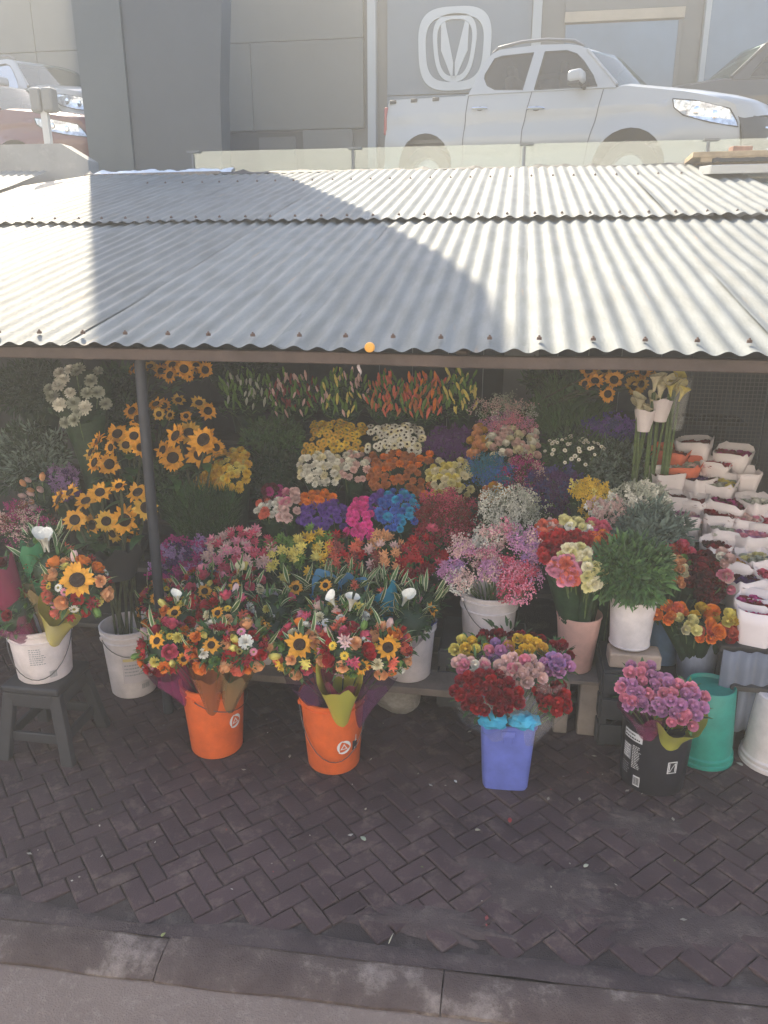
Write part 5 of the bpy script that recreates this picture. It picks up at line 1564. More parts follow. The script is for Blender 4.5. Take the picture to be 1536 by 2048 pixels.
# black paint tub
kb = at(1302, 1556, Z=0)
K1 = Bucket('black tub with white printed label and barcode holding mauve roses', kb, .155, .140, .36, P_black, (.93,), cat='tub')
K1.decal(rect_quads(-.10, .0, 0, .042), -.35, .255, mat('label_pale', (.62,.64,.66), .5), .0012, name='label')
K1.decal(textlines(-.095, -.005, .0, 2, .018), -.35, .288, M_print_k, .0020)
K1.decal(rect_quads(-.10, -.052, 0, .075), -.35, .15, M_print_g, .0012, name='label')
K1.decal(textlines(-.099, -.055, 0, 6, .012), -.35, .222, M_print_w, .0020)
K1.decal(textlines(-.045, .0, 0, 14, .0085), -.35, .232, M_print_w, .0014)
K1.decal(textlines(-.10, -.05, 0, 5, .012), -.35, .125, M_print_g, .0014)
K1.decal(rect_quads(-.032, 0, 0, .052), -.33, .03, M_print_w, .0012, name='label')
K1.decal(barcode(-.029, -.003, .006, .046), -.33, .03, M_print_k, .0020)
fr_ = [[(-.022,-.03),(.022,-.03),(.022,.03),(-.022,.03)], [(-.018,-.026),(.018,-.026),(.018,.026),(-.018,.026)]]
K1.decal([fr_, [(-.012,-.02),(-.009,-.02),(.012,.02),(.009,.02)], [(-.016,-.022),(-.012,-.022),(-.012,.022),(-.016,.022)], [(.012,-.022),(.016,-.022),(.016,.022),(.012,.022)]], .58, .16, M_print_w, .0014, name='pictogram')
# green bucket upside down
gb = at(1402, 1508, Z=0)
GB = thing('bucket', 'green bucket standing upside down behind the black tub', 'bucket', (gb.x, gb.y, 0))
m = MB(); m.lathe([(.138,.0), (.142,.004), (.142,.020), (.136,.024), (.139,.030), (.139,.046), (.131,.052), (.129,.10), (.112,.375), (.106,.383), (.100,.378), (.097,.366), (.001,.368)], 40); m.build('body', P_green, GB)
# white bucket upside down at the edge of the table
wb = at(1545, 1520, Z=0)
WB = thing('bucket', 'white bucket standing upside down below the grey cloth table', 'bucket', (wb.x, wb.y, 0))
m = MB(); m.lathe([(.148,.0), (.152,.004), (.152,.022), (.144,.028), (.147,.034), (.147,.046), (.138,.054), (.118,.36), (.110,.366), (.001,.360)], 40); m.build('body', P_white, WB)

# stepped crates and boards at the right
M_crate = mat('dark_crate', (.04,.042,.048), .6, var=.2, scale=9)
def crate(label, x0, x1, y0, y1, z1, z0=0.0, material=None, name='crate', cat='crate', slats=3):
    root = thing(name, label, cat, ((x0+x1)/2, (y0+y1)/2, z0)); mt = material or M_crate
    X, Yh, Z = (x1-x0)/2, (y1-y0)/2, z1-z0
    for sx in (-1, 1):
        for sy in (-1, 1):
            m = MB(); m.box((sx*(X-.015), sy*(Yh-.015), Z/2), (.03, .03, Z)); m.build('corner_post', mt, root, smooth=False)
    n = slats
    for k in range(n):
        hgt = Z/n
        for sy in (-1, 1):
            m = MB(); m.box((0, sy*(Yh+.006), hgt*(k+.5)), (2*X, .012, hgt*.78)); bevel(m.build('slat', mt, root, smooth=False), .003)
        for sx in (-1, 1):
            m = MB(); m.box((sx*(X+.006), 0, hgt*(k+.5)), (.012, 2*Yh, hgt*.78)); bevel(m.build('slat', mt, root, smooth=False), .003)
    m = MB(); m.box((0, 0, Z-.008), (2*X-.004, 2*Yh-.004, .014)); m.build('top', mt, root, smooth=False)
    return root
gw = at(975, 1275, Y=3.72); cz0 = max(.15, gw.z - .02)
crate('dark crate under the white bucket of pink sprays', gw.x - .24, gw.x + .2, 3.6, 4.0, cz0 - .003)
W6 = Bucket('white bucket with a grey label holding pink sprays', (gw.x, 3.72, cz0), .150, .130, .30, P_white, (.72, .9), handle=(.5, .16))
W6.decal(rect_quads(-.03, .03, 0, .03), -.02, .10, M_print_g, .0012, name='label')
# salmon vase on a board held by blocks
sv = at(1150, 1335, Y=3.55); bz_ = sv.z - .004
tbl = thing('board_table', 'thin board on concrete blocks under the salmon vase', 'table', (sv.x, 3.58, 0))
m = MB(); m.box((.0, 0, bz_ - .013), (.42, .30, .02)); bevel(m.build('board', M_plk, tbl, smooth=False), .003)
M_block = mat('concrete_block', (.26,.22,.19), .9, var=.15, scale=9, bump=.4)
for x, w in ((-.06, .07), (.075, .105)):
    m = MB(); m.box((x, -.08, (bz_-.024)/2), (w, .10, bz_-.024)); bevel(m.build('block', M_block, tbl, smooth=False), .01, 3)
SV = Bucket('salmon pink vase holding carnations on the thin board', (sv.x, 3.56, bz_), .108, .080, .30, P_salmon, (), .006, cat='vase', name='vase')
# white vase on a brick on a dark crate
wv = at(1258, 1286, Y=3.5); vz = wv.z - .004
crate('dark slatted crate under the brick and white vase', wv.x - .12, wv.x + .13, 3.38, 3.68, vz - .085)
m = MB(); m.box((0, 0, .038), (.24, .12, .076)); o = bevel(m.build('brick', mat('tan_brick', (.42,.32,.25), .9, var=.15, scale=10, bump=.3), smooth=False), .012, 3); o.location = (wv.x + .02, 3.46, vz - .084); tag(o, 'tan brick under the white vase of green foliage', 'brick')
WV = Bucket('white vase full of drooping green foliage on the tan brick', (wv.x, 3.50, vz), .108, .092, .255, P_white, (.06,), .006, cat='vase', name='vase')
# blue and grey blue vases
bv1 = at(1328, 1300, Y=3.80); gv = at(1388, 1350, Y=3.66)
crate('dark crate under the blue and grey blue vases', bv1.x - .02, gv.x + .12, 3.53, 3.95, min(bv1.z, gv.z) - .012)
VZ = min(bv1.z, gv.z) - .010
BV = Bucket('sky blue vase behind the orange rose posies', (bv1.x, 3.82, VZ), .10, .082, .30, P_sky, (), .005, cat='vase', name='vase')
GV = Bucket('grey blue patterned vase holding rose posies', (gv.x, 3.66, VZ), .108, .085, .24, P_greyblue, (), .005, cat='vase', name='vase')
GV.decal([strip(-.11 + .022*k, -.109 + .022*k, .01, .2, 1) for k in range(11)], 0, .0, mat('vase_pattern', (.42,.46,.58), .5), .0008, name='vase_pattern')

# grey cloth covered table on the right carrying the paper sleeves
M_cloth = mat('grey_cloth', (.16,.18,.23), .7, var=.1, scale=4)
ct = thing('cloth_table', 'table draped with ribbed grey sheeting under the paper sleeves', 'table', (1.55, 3.75, 0))
tzt = at(1490, 1300, Y=3.42).z
m = MB()
def fn(u, v):
    x = at(1438, 1350, Y=3.42).x - 1.55 + .95*u
    return (x, 3.40 - 3.75 + .010*math.cos(u*2*math.pi*13) + .02*v*math.sin(u*5), .13 + (tzt - .13)*(1-v))
m.grid(105, 5, fn); solidify(m.build('sheeting', M_cloth, ct), .004)
x0t = at(1438, 1350, Y=3.42).x
m = MB(); m.box((x0t + .47 - 1.55, .24, tzt - .012), (.95, 1.1, .024)); m.build('top', M_shelf, ct, smooth=False)
for sx in (x0t + .04, x0t + .9):
    for yy in (3.5, 4.4):
        m = MB(); m.box((sx - 1.55, yy - 3.75, tzt/2 - .012), (.05, .05, tzt - .024)); m.build('leg', M_shelf, ct, smooth=False)

# ---------------------------------------------------------------- paper sleeves of roses
sl_tiers = []
def sleeve(label, px, py, w, hgt, Y, cols_, kind='rose', material=M_paper, group=None, open_=True, rz=None, lean=0.0):
    c = at(px, py, Y=Y); k = mpp(c); r_ = w*k*rnd.uniform(.47,.54)
    bz = c.z - hgt
    root = thing('rose_sleeve', label, 'rose sleeve', (c.x, c.y, bz), rz if rz is not None else rnd.uniform(-.5,.5), group)
    m = MB(); nn = 32; ph = rnd.uniform(0,6)
    def fn(u, v):
        a = u*2*math.pi; cc, ss = math.cos(a), math.sin(a); p = 5.0
        rad = r_*(.60 + .44*v**1.3)
        x = math.copysign(abs(cc)**(2/p), cc)*rad; y = math.copysign(abs(ss)**(2/p), ss)*rad
        wob = 1 + .05*noise.noise(Vector((cc*2, ss*2, v*2 + ph)))
        z = hgt*v + (.022*noise.noise(Vector((cc*1.8, ss*1.8, ph))) + .012*noise.noise(Vector((cc*5, ss*5, ph))) + .025*max(0, ss))*v**3
        return (x*wob, y*wob + lean*v*v, z)
    m.grid(nn, 6, fn, wrap=True)
    m.f.append(list(range(nn))[::-1]); m.m.append(0)
    o = m.build('paper', material, root); solidify(o, .003, -1)
    root.rotation_euler = (rnd.uniform(-.10,.06), rnd.uniform(-.10,.10), root.rotation_euler[2])
    if cols_:
        tops = []
        for a, b in patch_points(r_*1.75, r_*1.75, .046, 'rect', .2):
            p = Vector((a*.92, b*.92 + lean*.8, hgt - .030 + rnd.uniform(-.008,.008)))
            put_head(root, kind, rnd.choice(cols_), p, (rnd.uniform(-.2,.2), rnd.uniform(-.3,.1), 1), rnd.uniform(.85,1.0)); tops.append(p - Vector((0,0,.02)))
        stems(root, (0,0,.02), rnd.sample(tops, min(6, len(tops))), .003, .03)
    return root
M_orange_card = mat('orange_card', (.68,.16,.08), .7, var=.06)
yd = lambda y: 4.85 - (y - 885)/355.0*1.4
GR = None
SL = [
 (1398,884,66,.30,('crimson','brownred'),'white paper sleeve of dark red roses, topmost of the stack',GR,None), (1462,902,66,.34,('magenta','crimson'),'white paper sleeve of magenta roses on the far end of the stack',None,None),
 (1338,900,72,.20,('brownred','rust'),'orange card sleeve of brownish roses beside the highest white sleeve',None,M_orange_card), (1372,928,72,.18,('dusty','blush'),'orange card sleeve of faded blooms below the other orange one',None,M_orange_card),
 (1310,926,52,.16,(),'empty white paper sleeve lying beside the orange card',None,None),
 (1434,924,58,.22,('crimson','rose'),'white paper sleeve of bright crimson roses behind the pale green ones',None,None),
 (1342,946,66,.30,('brownred','maroon'),'tall white paper sleeve of brownish red roses in front of the orange card',GR,None), (1401,956,56,.30,('purple','maroon'),'white paper sleeve of dark purple roses beside the pale green ones',None,None), (1452,962,58,.26,('dusty','lemon'),'white paper sleeve of pale green blooms',None,None),
 (1494,944,52,.20,(),'empty folded white sleeve behind the pale green blooms',None,None),
 (1346,992,54,.24,('maroon','crimson'),'white paper sleeve of maroon roses just above the plumed white statice',GR,None), (1394,1000,58,.24,('brownred','crimson'),'white paper sleeve of dull red roses below the dark purple ones',GR,None), (1452,1000,72,.24,('maroon','magenta'),'white paper sleeve of maroon magenta roses below the pale green blooms',GR,None), (1520,1000,62,.24,('dusty','white'),'white paper sleeve of faded white blooms at the end of the stack',None,None),
 (1374,1030,58,.30,('mauve','blush'),'white paper sleeve of dusty mauve roses above the eucalyptus',None,None), (1432,1022,64,.30,('crimson','brownred'),'white paper sleeve of crimson roses beside the dusty mauve ones',GR,None), (1482,1030,56,.24,('blush','pink'),'white paper sleeve of blush pink roses among darker ones',None,None), (1535,1040,60,.26,('rose','red'),'white paper sleeve of bright red roses at the end of the stack',None,None),
 (1446,1056,60,.24,('dusty','dusty'),'white paper sleeve of withered grey blooms',None,None), (1500,1062,78,.28,('mauve','pink'),'wide white paper sleeve of pink mauve roses in the stack middle',None,None),
 (1428,1086,56,.26,('maroon','crimson'),'rounded cream tub like sleeve of maroon roses beside the eucalyptus',None,None),
 (1466,1118,72,.24,('orange','gold','peach'),'white paper sleeve of orange yellow roses',None,None), (1526,1114,66,.24,('cream','pale','dusty'),'white paper sleeve of cream yellow roses',None,None),
 (1500,1156,72,.28,('maroon','purple'),'white paper sleeve of nearly black roses in front of the cream ones',None,None), (1545,1146,50,.26,('rose','red'),'white paper sleeve of red roses cut by the table end',None,None),
 (1500,1198,72,.26,('magenta','crimson'),'white paper sleeve of magenta roses behind the front one',None,None),
 (1516,1224,78,.32,('rose','magenta','rose'),'large front paper sleeve of cerise roses on the cloth table edge',None,None),
]
rack_steps = {}
for px, py, w, hh, cols_, lab, gr, mt in SL:
    Y = yd(py)
    r_ = sleeve(lab, px, py, w, hh, Y, cols_, material=mt or M_paper, group=gr, kind='rose')
    key = round(Y / .25)
    rack_steps.setdefault(key, []).append(Vector(r_.location))
rack = thing('stepped_rack', 'dark stepped rack under the paper sleeves', 'rack', (1.6, 4.2, 0))
for key, ps in rack_steps.items():
    zt = min(p.z for p in ps) - .003
    if zt <= tzt + .03 and key*.25 < 4.3: zt = min(p.z for p in ps) - .003
    xa, xb = min(p.x for p in ps) - .10, max(p.x for p in ps) + .12
    m = MB(); m.box(((xa+xb)/2 - 1.6, key*.25 - 4.2, zt - .0125), (xb - xa, .245, .024)); m.build('step_board', M_shelf, rack, smooth=False)
    for xx in (xa + .04, xb - .04):
        m = MB(); m.box((xx - 1.6, key*.25 - 4.2, (zt - .025)/2), (.04, .2, zt - .025)); m.build('leg', M_shelf, rack, smooth=False)

# ---------------------------------------------------------------- bunches in the right hand vases
def sprays_on(root, spots, base):
    tops = []
    for px, py, Y, s, cc in spots:
        p = at(px, py, Y=Y) - base
        for q in range(5):
            off = Vector((rnd.uniform(-.05,.05), rnd.uniform(-.04,.04), rnd.uniform(-.04,.04)))*s
            tag(place('floret_spray', spray(cc[q % len(cc)], rnd.randint(0,3), 190, .075, .0062), root, M=Matrix.Translation(p + off) @ orient((rnd.uniform(-.3,.3), -.5, 1)) @ Matrix.Scale(s*rnd.uniform(.85,1.1), 4)), kind='stuff')
        tops.append(p)
    return tops
pk_spots = [
 ('pale pink baby breath ball at the outer left of the white bucket', [(918,1095,3.62,.85,('blush','mauve')), (905,1140,3.58,.7,('mauve','lilac')), (925,1165,3.55,.75,('blush','white'))]),
 ('mauve pink baby breath in the middle of the white bucket', [(985,1078,3.75,1.0,('blush','white','pink')), (965,1115,3.62,.8,('pink','blush')), (980,1140,3.55,.8,('mauve','blush'))]),
 ('deep pink baby breath drooping over the bucket rim', [(1020,1185,3.5,.95,('rose','pink')), (1025,1135,3.58,.9,('rose','pink','mauve')), (1050,1150,3.58,.8,('rose','mauve'))]),
 ('purple pink baby breath beside the carnations', [(1055,1085,3.66,.9,('mauve','blush')), (1066,1110,3.62,.85,('lilac','mauve'))]),
]
for lab, sp in pk_spots:
    base = Vector((gw.x + rnd.uniform(-.04,.04), 3.72 + rnd.uniform(-.03,.03), cz0 + .03))
    root = thing('flower_bunch', lab, 'flowers', base)
    tops = sprays_on(root, sp, base); stems(root, (0,0,0), [t + Vector((rnd.uniform(-.02,.02), 0, 0)) for t in tops for _ in range(4)], .0025, .03)
def vase_bunch(label, base, px, py, w, h, Y, kind, cols_, **k):
    c = at(px, py, Y=Y)
    r_ = bunch(label, px, py, w, h, Y, kind, cols_, basez=base.z, stemn=k.pop('stemn', 10), **k)
    d = Vector((base.x, base.y, base.z)) - Vector(r_.location)
    # stand the stems in the vase: move the root to the vase floor, keep the heads
    for ch in r_.children:
        if ch.name.startswith(('stem_bundle', 'stalks')): continue
        ch.location = Vector(ch.location) - d
    for ch in r_.children:
        if ch.name.startswith(('stem_bundle', 'stalks')):
            for v in ch.data.vertices:
                t = max(0, min(1, v.co.z / max(.05, c.z - base.z)))
                v.co.x -= d.x*t; v.co.y -= d.y*t
    r_.location = base
    return r_
VB = Vector((sv.x, 3.56, bz_ + .012))
vase_bunch('salmon pink carnations at the front of the salmon vase', VB, 1130, 1142, 72, 52, 3.42, 'carnation', ('pink','coral','pink'), gap=.62, nleaf=0, tilt=38)
vase_bunch('cream yellow carnations beside the salmon pink ones', VB, 1188, 1148, 44, 62, 3.42, 'carnation', ('cream','pale','pale'), gap=.62, nleaf=0, tilt=38)
vase_bunch('pale yellow carnations just above the cream ones', VB, 1150, 1106, 52, 26, 3.48, 'carnation', ('pale','cream'), gap=.62, nleaf=0, tilt=42)
vase_bunch('dark red carnations in a wide band behind the salmon pink ones', VB, 1112, 1112, 64, 44, 3.55, 'carnation', ('red','crimson'), gap=.62, nleaf=0)
vase_bunch('red carnations spreading above the pale yellow ones', VB, 1150, 1080, 130, 34, 3.62, 'carnation', ('red','red','crimson'), gap=.62, nleaf=0)
vase_bunch('orange carnations at the right of the red band', VB, 1214, 1085, 56, 34, 3.62, 'carnation', ('coral','orange'), gap=.62, nleaf=0)
vase_bunch('crimson carnations behind the cream ones', VB, 1206, 1112, 52, 36, 3.56, 'carnation', ('red','crimson'), gap=.62, nleaf=0)
vase_bunch('white and yellow carnations at the back of the salmon vase', VB, 1152, 1052, 62, 32, 3.72, 'carnation', ('pale','white','pale'), gap=.62, nleaf=0)
vase_bunch('pinkish coral carnations at the back left of the salmon vase', VB, 1100, 1058, 50, 34, 3.72, 'carnation', ('coral','blush'), gap=.62, nleaf=0)
vase_bunch('cerise carnations at the back right of the salmon vase', VB, 1196, 1056, 34, 32, 3.72, 'carnation', ('rose','hot'), gap=.62, nleaf=0)
# green stalks above the salmon vase
VG = Vector((wv.x, 3.50, vz + .012))
vase_bunch('drooping bright green leafy foliage in the white vase', VG, 1262, 1140, 120, 105, 3.45, 'leaves', ('leaf_green','leaf_mid_green','leaf_green'), gap=.5, nleaf=0, tilt=35)
VBl = Vector((bv1.x, 3.82, VZ + .012)); VGv = Vector((gv.x, 3.66, VZ + .012))
vase_bunch('dark maroon roses in a tall dense bunch behind the posies', VBl, 1412, 1152, 72, 92, 3.71, 'rose', ('maroon','crimson'), gap=.62, nleaf=0, tilt=35)
vase_bunch('cream and blush roses beside the maroon bunch', VBl, 1334, 1130, 42, 40, 3.74, 'rose', ('cream','blush','white'), gap=.75, nleaf=6, tilt=35)
vase_bunch('peach green budding roses between cream and maroon ones', VBl, 1362, 1142, 40, 52, 3.72, 'rose', ('peach','cream','green'), gap=.7, size=.7, nleaf=6, tilt=35)
vase_bunch('pink roses on the top of the blue vase', VBl, 1350, 1104, 80, 26, 3.84, 'rose', ('rose','coral','red'), gap=.72, nleaf=4)
vase_bunch('blush pink roses at the right edge of the maroon bunch', VBl, 1452, 1140, 26, 80, 3.68, 'rose', ('blush','white','pink'), gap=.75, nleaf=4, tilt=30)
vase_bunch('orange rose posy in clear film at the left of the grey vase', VGv, 1336, 1224, 58, 36, 3.48, 'rose', ('orange','coral'), gap=.72, nleaf=10, tilt=40)
vase_bunch('posy of four cream roses in the grey blue vase', VGv, 1376, 1248, 42, 34, 3.44, 'rose', ('cream','pale'), gap=.9, nleaf=10, tilt=40)
vase_bunch('coral rose posy low at the right of the grey vase', VGv, 1418, 1262, 46, 44, 3.44, 'rose', ('coral','orange'), gap=.75, nleaf=10, tilt=35)
vase_bunch('yellow and orange roses at the back of the grey vase', VGv, 1412, 1226, 46, 26, 3.56, 'rose', ('yellow','orange','yellow'), gap=.8, nleaf=6)
vase_bunch('bright yellow rose posy beside the front paper sleeve', VGv, 1462, 1236, 34, 28, 3.52, 'rose', ('yellow','lemon'), gap=.85, nleaf=6)
vase_bunch('red coral roses hanging beside the front paper sleeve', VGv, 1460, 1268, 40, 34, 3.50, 'rose', ('coral','red'), gap=.8, nleaf=10, tilt=35)

# ---------------------------------------------------------------- mixed bouquets
F = {n: film_mat('film_' + n, c, a) for n, c, a in (('magenta', (.30,.04,.16), .62), ('purple', (.14,.05,.15), .62), ('red', (.50,.04,.05), .8), ('orange', (.45,.15,.06), .7), ('tan', (.34,.25,.12), .7), ('yellow', (.58,.52,.10), .88), ('lime', (.55,.56,.10), .92),
     ('blue', (.10,.28,.50), .92), ('royal', (.03,.06,.35), .92), ('teal', (.03,.30,.42), .9), ('green', (.05,.22,.10), .9), ('wine', (.24,.03,.08), .92), ('clear', (.72,.72,.74), .14), ('clearpurple', (.40,.25,.42), .45))}
def bouquet(label, base, tip, rad, wrap, heads, nleaf=5, dome=.6, wrap_h=.78, green=16, name='bouquet', cat='bouquet', up=.85, wrap2=None, waves=6, tall=.0, spread=1.0, gap=.42, fill=True, wext=0.0):
    base, tip = Vector(base), Vector(tip)
    root = thing(name, label, cat, base)
    ax = (tip - base); L = ax.length; d = ax.normalized()
    face = (d + Vector((0, -up, .12))).normalized()
    ux = face.cross(Vector((0, 0, 1))).normalized(); uy = ux.cross(face).normalized()
    T = tip - base - face * rad * .25
    placed = []
    def spot(sz):
        best = None
        for tr in range(40):
            a = rnd.uniform(0, 6.28); th = 1.45 * math.sqrt(rnd.random())
            if placed: q = min((th*math.cos(a)-px)**2 + (th*math.sin(a)-py)**2 - (ps + sz)**2*8 for px, py, ps in placed)
            else: q = -th
            if best is None or q > best[0]: best = (q, th, a)
        placed.append((best[1]*math.cos(best[2]), best[1]*math.sin(best[2]), sz)); return best[1], best[2]
    tops = []
    for kind, cc, n, s in heads:
        for _ in range(n):
            th, a = spot(HEADS[kind][1]*s)
            n_ = face*math.cos(th) + (ux*math.cos(a) + uy*math.sin(a))*math.sin(th)
            p = T + (ux*math.cos(a) + uy*math.sin(a))*math.sin(th)*rad + face*math.cos(th)*rad*dome + n_*rnd.uniform(-.012,.012)
            if kind == 'sunflower': n_ = (n_ + Vector((0,-.5,.2))).normalized(); p = p + n_*.015
            n_ = n_ + Vector((rnd.uniform(-.2,.2), rnd.uniform(-.2,.2), rnd.uniform(-.1,.2)))
            if kind == 'calla': n_ = Vector((math.cos(a)*.4, -.25, 1)); p = T + ux*math.cos(a)*rad*.4 + uy*rad*.5 + face*.05
            put_head(root, kind, cc if isinstance(cc, str) else rnd.choice(cc), p, n_, s*rnd.uniform(.92,1.1)); tops.append(p - n_.normalized()*.015)
    for k in range(nleaf):
        a = rnd.uniform(-1.9, 1.9) + math.pi/2; th = rnd.uniform(.3,1.3)
        n0 = (ux*math.cos(a) + uy*math.sin(a))
        p = T + n0*math.sin(th)*rad*.95 + face*math.cos(th)*rad*dome*.8
        n_ = face*.25 + n0*.6 + Vector((0, 0, .6))
        place('leaf', variegated_leaf(rnd.randint(0,5)), root, M=Matrix.Translation(p) @ orient(n_) @ Matrix.Scale(rnd.uniform(.6,.95), 4))
    m = MB()
    for _ in range(green*4):
        a, th = rnd.uniform(0, 6.28), 1.5*math.sqrt(rnd.random())
        n0 = ux*math.cos(a) + uy*math.sin(a)
        p = T + n0*math.sin(th)*rad*.9 + face*math.cos(th)*rad*dome*.85
        leaf_strip(m, p, face*.6 + n0*math.sin(th) + Vector((rnd.uniform(-.7,.7), rnd.uniform(-.7,.7), rnd.uniform(-.3,.8))), rnd.uniform(.035,.07), rnd.uniform(.012,.024), rnd.uniform(0,1), 0, None, .2, 3)
    tag(m.build('foliage', M_leaf2 if rnd.random() < .4 else M_leaf, root), kind='stuff')
    stems(root, (0,0,0), rnd.sample(tops, min(8, len(tops))), .0035, .02)
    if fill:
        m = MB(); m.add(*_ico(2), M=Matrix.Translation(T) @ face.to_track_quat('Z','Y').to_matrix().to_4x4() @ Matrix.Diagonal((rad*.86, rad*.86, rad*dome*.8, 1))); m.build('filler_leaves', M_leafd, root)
    h = L*wrap_h - rad*.35 + wext
    if wrap:
        cone_wrap(root, d*(L*(1-wrap_h)*.9), None, .022, rad*.80*spread, h*.92, F[wrap], axis=d + Vector((0,-.14,0)), waves=waves, amp=.018, tall=tall)
    if wrap2:
        cone_wrap(root, d*(L*(1-wrap_h)*.9), None, .024, rad*.95*spread, h*.96, F[wrap2], axis=d + Vector((0,-.20,0)), waves=3, amp=.04, tall=-.03)
    return root
MIX = lambda: [('rose', rnd.choice((('red','rose','crimson'), ('peach','orange','coral'), ('rose','pink','blush'))), rnd.randint(5,8), 1.15), ('alstro', rnd.choice((('rose','coral'), ('lemon','yellow','green'), ('crimson','red'))), rnd.randint(3,5), .8), ('pompon', ('white','lemon','green','cream'), rnd.randint(2,4), 1.0), ('carnation', ('orange','peach','red','rose'), rnd.randint(4,6), 1.0), ('daisy', ('white','pink','yellow','yellow'), rnd.randint(4,7), .8), ('tulip', ('green','lemon','blush'), 2, 1.0)]
def in_bucket(bk, z=.05, j=.05): return bk.loc + Vector((rnd.uniform(-j, j), rnd.uniform(-j, j), z))
def bq(label, bk, px, py, Y, rad, wrap, heads, **k):
    return bouquet(label, in_bucket(bk, .03), at(px, py, Y=Y), rad, wrap, heads, **k)
S = ('sunflower', 'sun', 1, .56)
# first orange bucket
bq('mixed bouquet in magenta film leaning left out of the first orange bucket', O1, 328, 1290, 2.98, .118, 'magenta', [S, ('sunflower','sun',1,.5), ('carnation',('peach','orange'),2,1.0), ('tulip','blush',1,1.0)] + MIX(), nleaf=4)
bq('mixed bouquet with sunflower and white pompon in orange film', O1, 425, 1290, 2.90, .100, 'orange', [S, ('sunflower','sun',1,.55), ('pompon','white',1,1.1)] + MIX(), nleaf=3)
bq('mixed bouquet with a big white pompon in tan film', O1, 492, 1286, 2.95, .105, 'tan', [('pompon','white',1,1.35), ('sunflower','sun',1,.6)] + MIX(), nleaf=4)
bq('mixed bouquet with small sunflowers at the back left of the first orange bucket', O1, 352, 1232, 3.16, .115, 'red', [S, ('sunflower','sun',1,.5), ('calla','white',1,.8)] + MIX(), nleaf=5)
bq('mixed bouquet with white pompons at the back of the first orange bucket', O1, 450, 1228, 3.16, .118, 'wine', [('sunflower','sun',1,.5), ('pompon','white',2,1.0)] + MIX(), nleaf=6)
# second orange bucket
bq('mixed bouquet with one bold sunflower in wine film', O2, 598, 1296, 2.95, .110, 'purple', [('sunflower','sun',1,.95), ('rose',('rose','red'),2,1.0)] + MIX(), nleaf=3)
bq('mixed bouquet with white calla folded in yellow paper', O2, 690, 1296, 2.88, .105, 'wine', [('alstro',('coral','blush','pink'),4,.8), ('sunflower','sun',1,.5)] + MIX(), nleaf=6, wrap2='lime')
bq('mixed bouquet of orange daisies and sunflower in purple film', O2, 772, 1298, 2.98, .108, 'purple', [('sunflower','sun',1,.75), ('daisy',('orange','peach'),4,1.0), ('pompon',('orange','coral'),2,.9)] + MIX(), nleaf=3)
bq('mixed pink bouquet at the back of the second orange bucket', O2, 652, 1238, 3.14, .10, 'tan', [('calla','white',1,.8), ('alstro',('pink','blush'),3,.8)] + MIX(), nleaf=6)
cl = bq('bouquet with a single big white calla and lime paper', O2, 708, 1244, 3.12, .085, 'lime', [('calla','white',1,1.15), ('sunflower','sun',1,.5)] + MIX()[:3], nleaf=5)
# bouquets on the bench
bq('mixed bouquet with pale sunflowers behind the first orange bucket', W5, 318, 1205, 3.55, .12, 'clear', [S, S, ('carnation',('peach','white'),2,.9)] + MIX(), nleaf=6)
bq('leafy bouquet with sunflowers and blue ribbon at the bench end', W5, 405, 1180, 3.60, .125, 'red', [S, S, ('pompon',('cyan','white'),2,.8), ('rose',('mauve','rose'),2,.9)] + MIX(), nleaf=9)
bq('leafy bouquet with striped leaves between the orange buckets', W3, 478, 1178, 3.62, .12, 'wine', [S, ('sunflower','sun',1,.5), ('calla','cream',1,.9)] + MIX(), nleaf=12)
bq('bouquet in red paper above the white bench bucket', W3, 545, 1222, 3.48, .11, 'red', [('pompon',('lemon','green'),3,.9), ('rose',('red','rose'),3,1.0)], nleaf=8)
bq('bouquet of red roses low over the white bench bucket', W3, 545, 1270, 3.35, .09, 'red', [('rose',('red','rose'),4,1.0), ('daisy','white',3,.7)], nleaf=4)
bq('leafy bouquet in coral paper near the blue ones', W3, 592, 1188, 3.62, .10, 'red', [S, ('alstro',('coral','red'),2,.7)], nleaf=10)
bq('leafy bouquet in folded pale blue paper', W5b, 655, 1172, 3.66, .11, 'blue', [('sunflower','sun',1,.55), ('pompon','lemon',2,.9)], nleaf=12, tall=.05, waves=3, wext=.10)
bq('second leafy bouquet in folded pale blue paper with red edge', W5b, 708, 1176, 3.68, .10, 'blue', [('alstro',('red','coral'),3,.7)], nleaf=10, tall=.05, waves=4, wext=.10)
bq('leafy bouquet in royal blue and yellow paper', W5b, 735, 1228, 3.42, .09, 'royal', [('sunflower','sun',1,.5), ('pompon','lemon',1,.9)], nleaf=8, wrap2='lime')
bq('leafy bouquet with red and teal paper points', W4, 772, 1182, 3.66, .10, 'teal', [('alstro',('red','coral'),3,.7), ('rose','red',1,1)], nleaf=12, tall=.04, waves=4, wext=.07)
bq('bouquet with a white calla bud and striped leaves over the bench bucket', W4, 822, 1236, 3.42, .11, 'purple', [('calla','white',1,1.0), ('sunflower','sun',1,.6), ('daisy',('lilac','white'),3,.8)], nleaf=12)
bq('leafy bouquet with many striped leaves at the bench end', W4, 850, 1205, 3.60, .10, 'royal', [('alstro',('rose','pink'),2,.7)], nleaf=14)
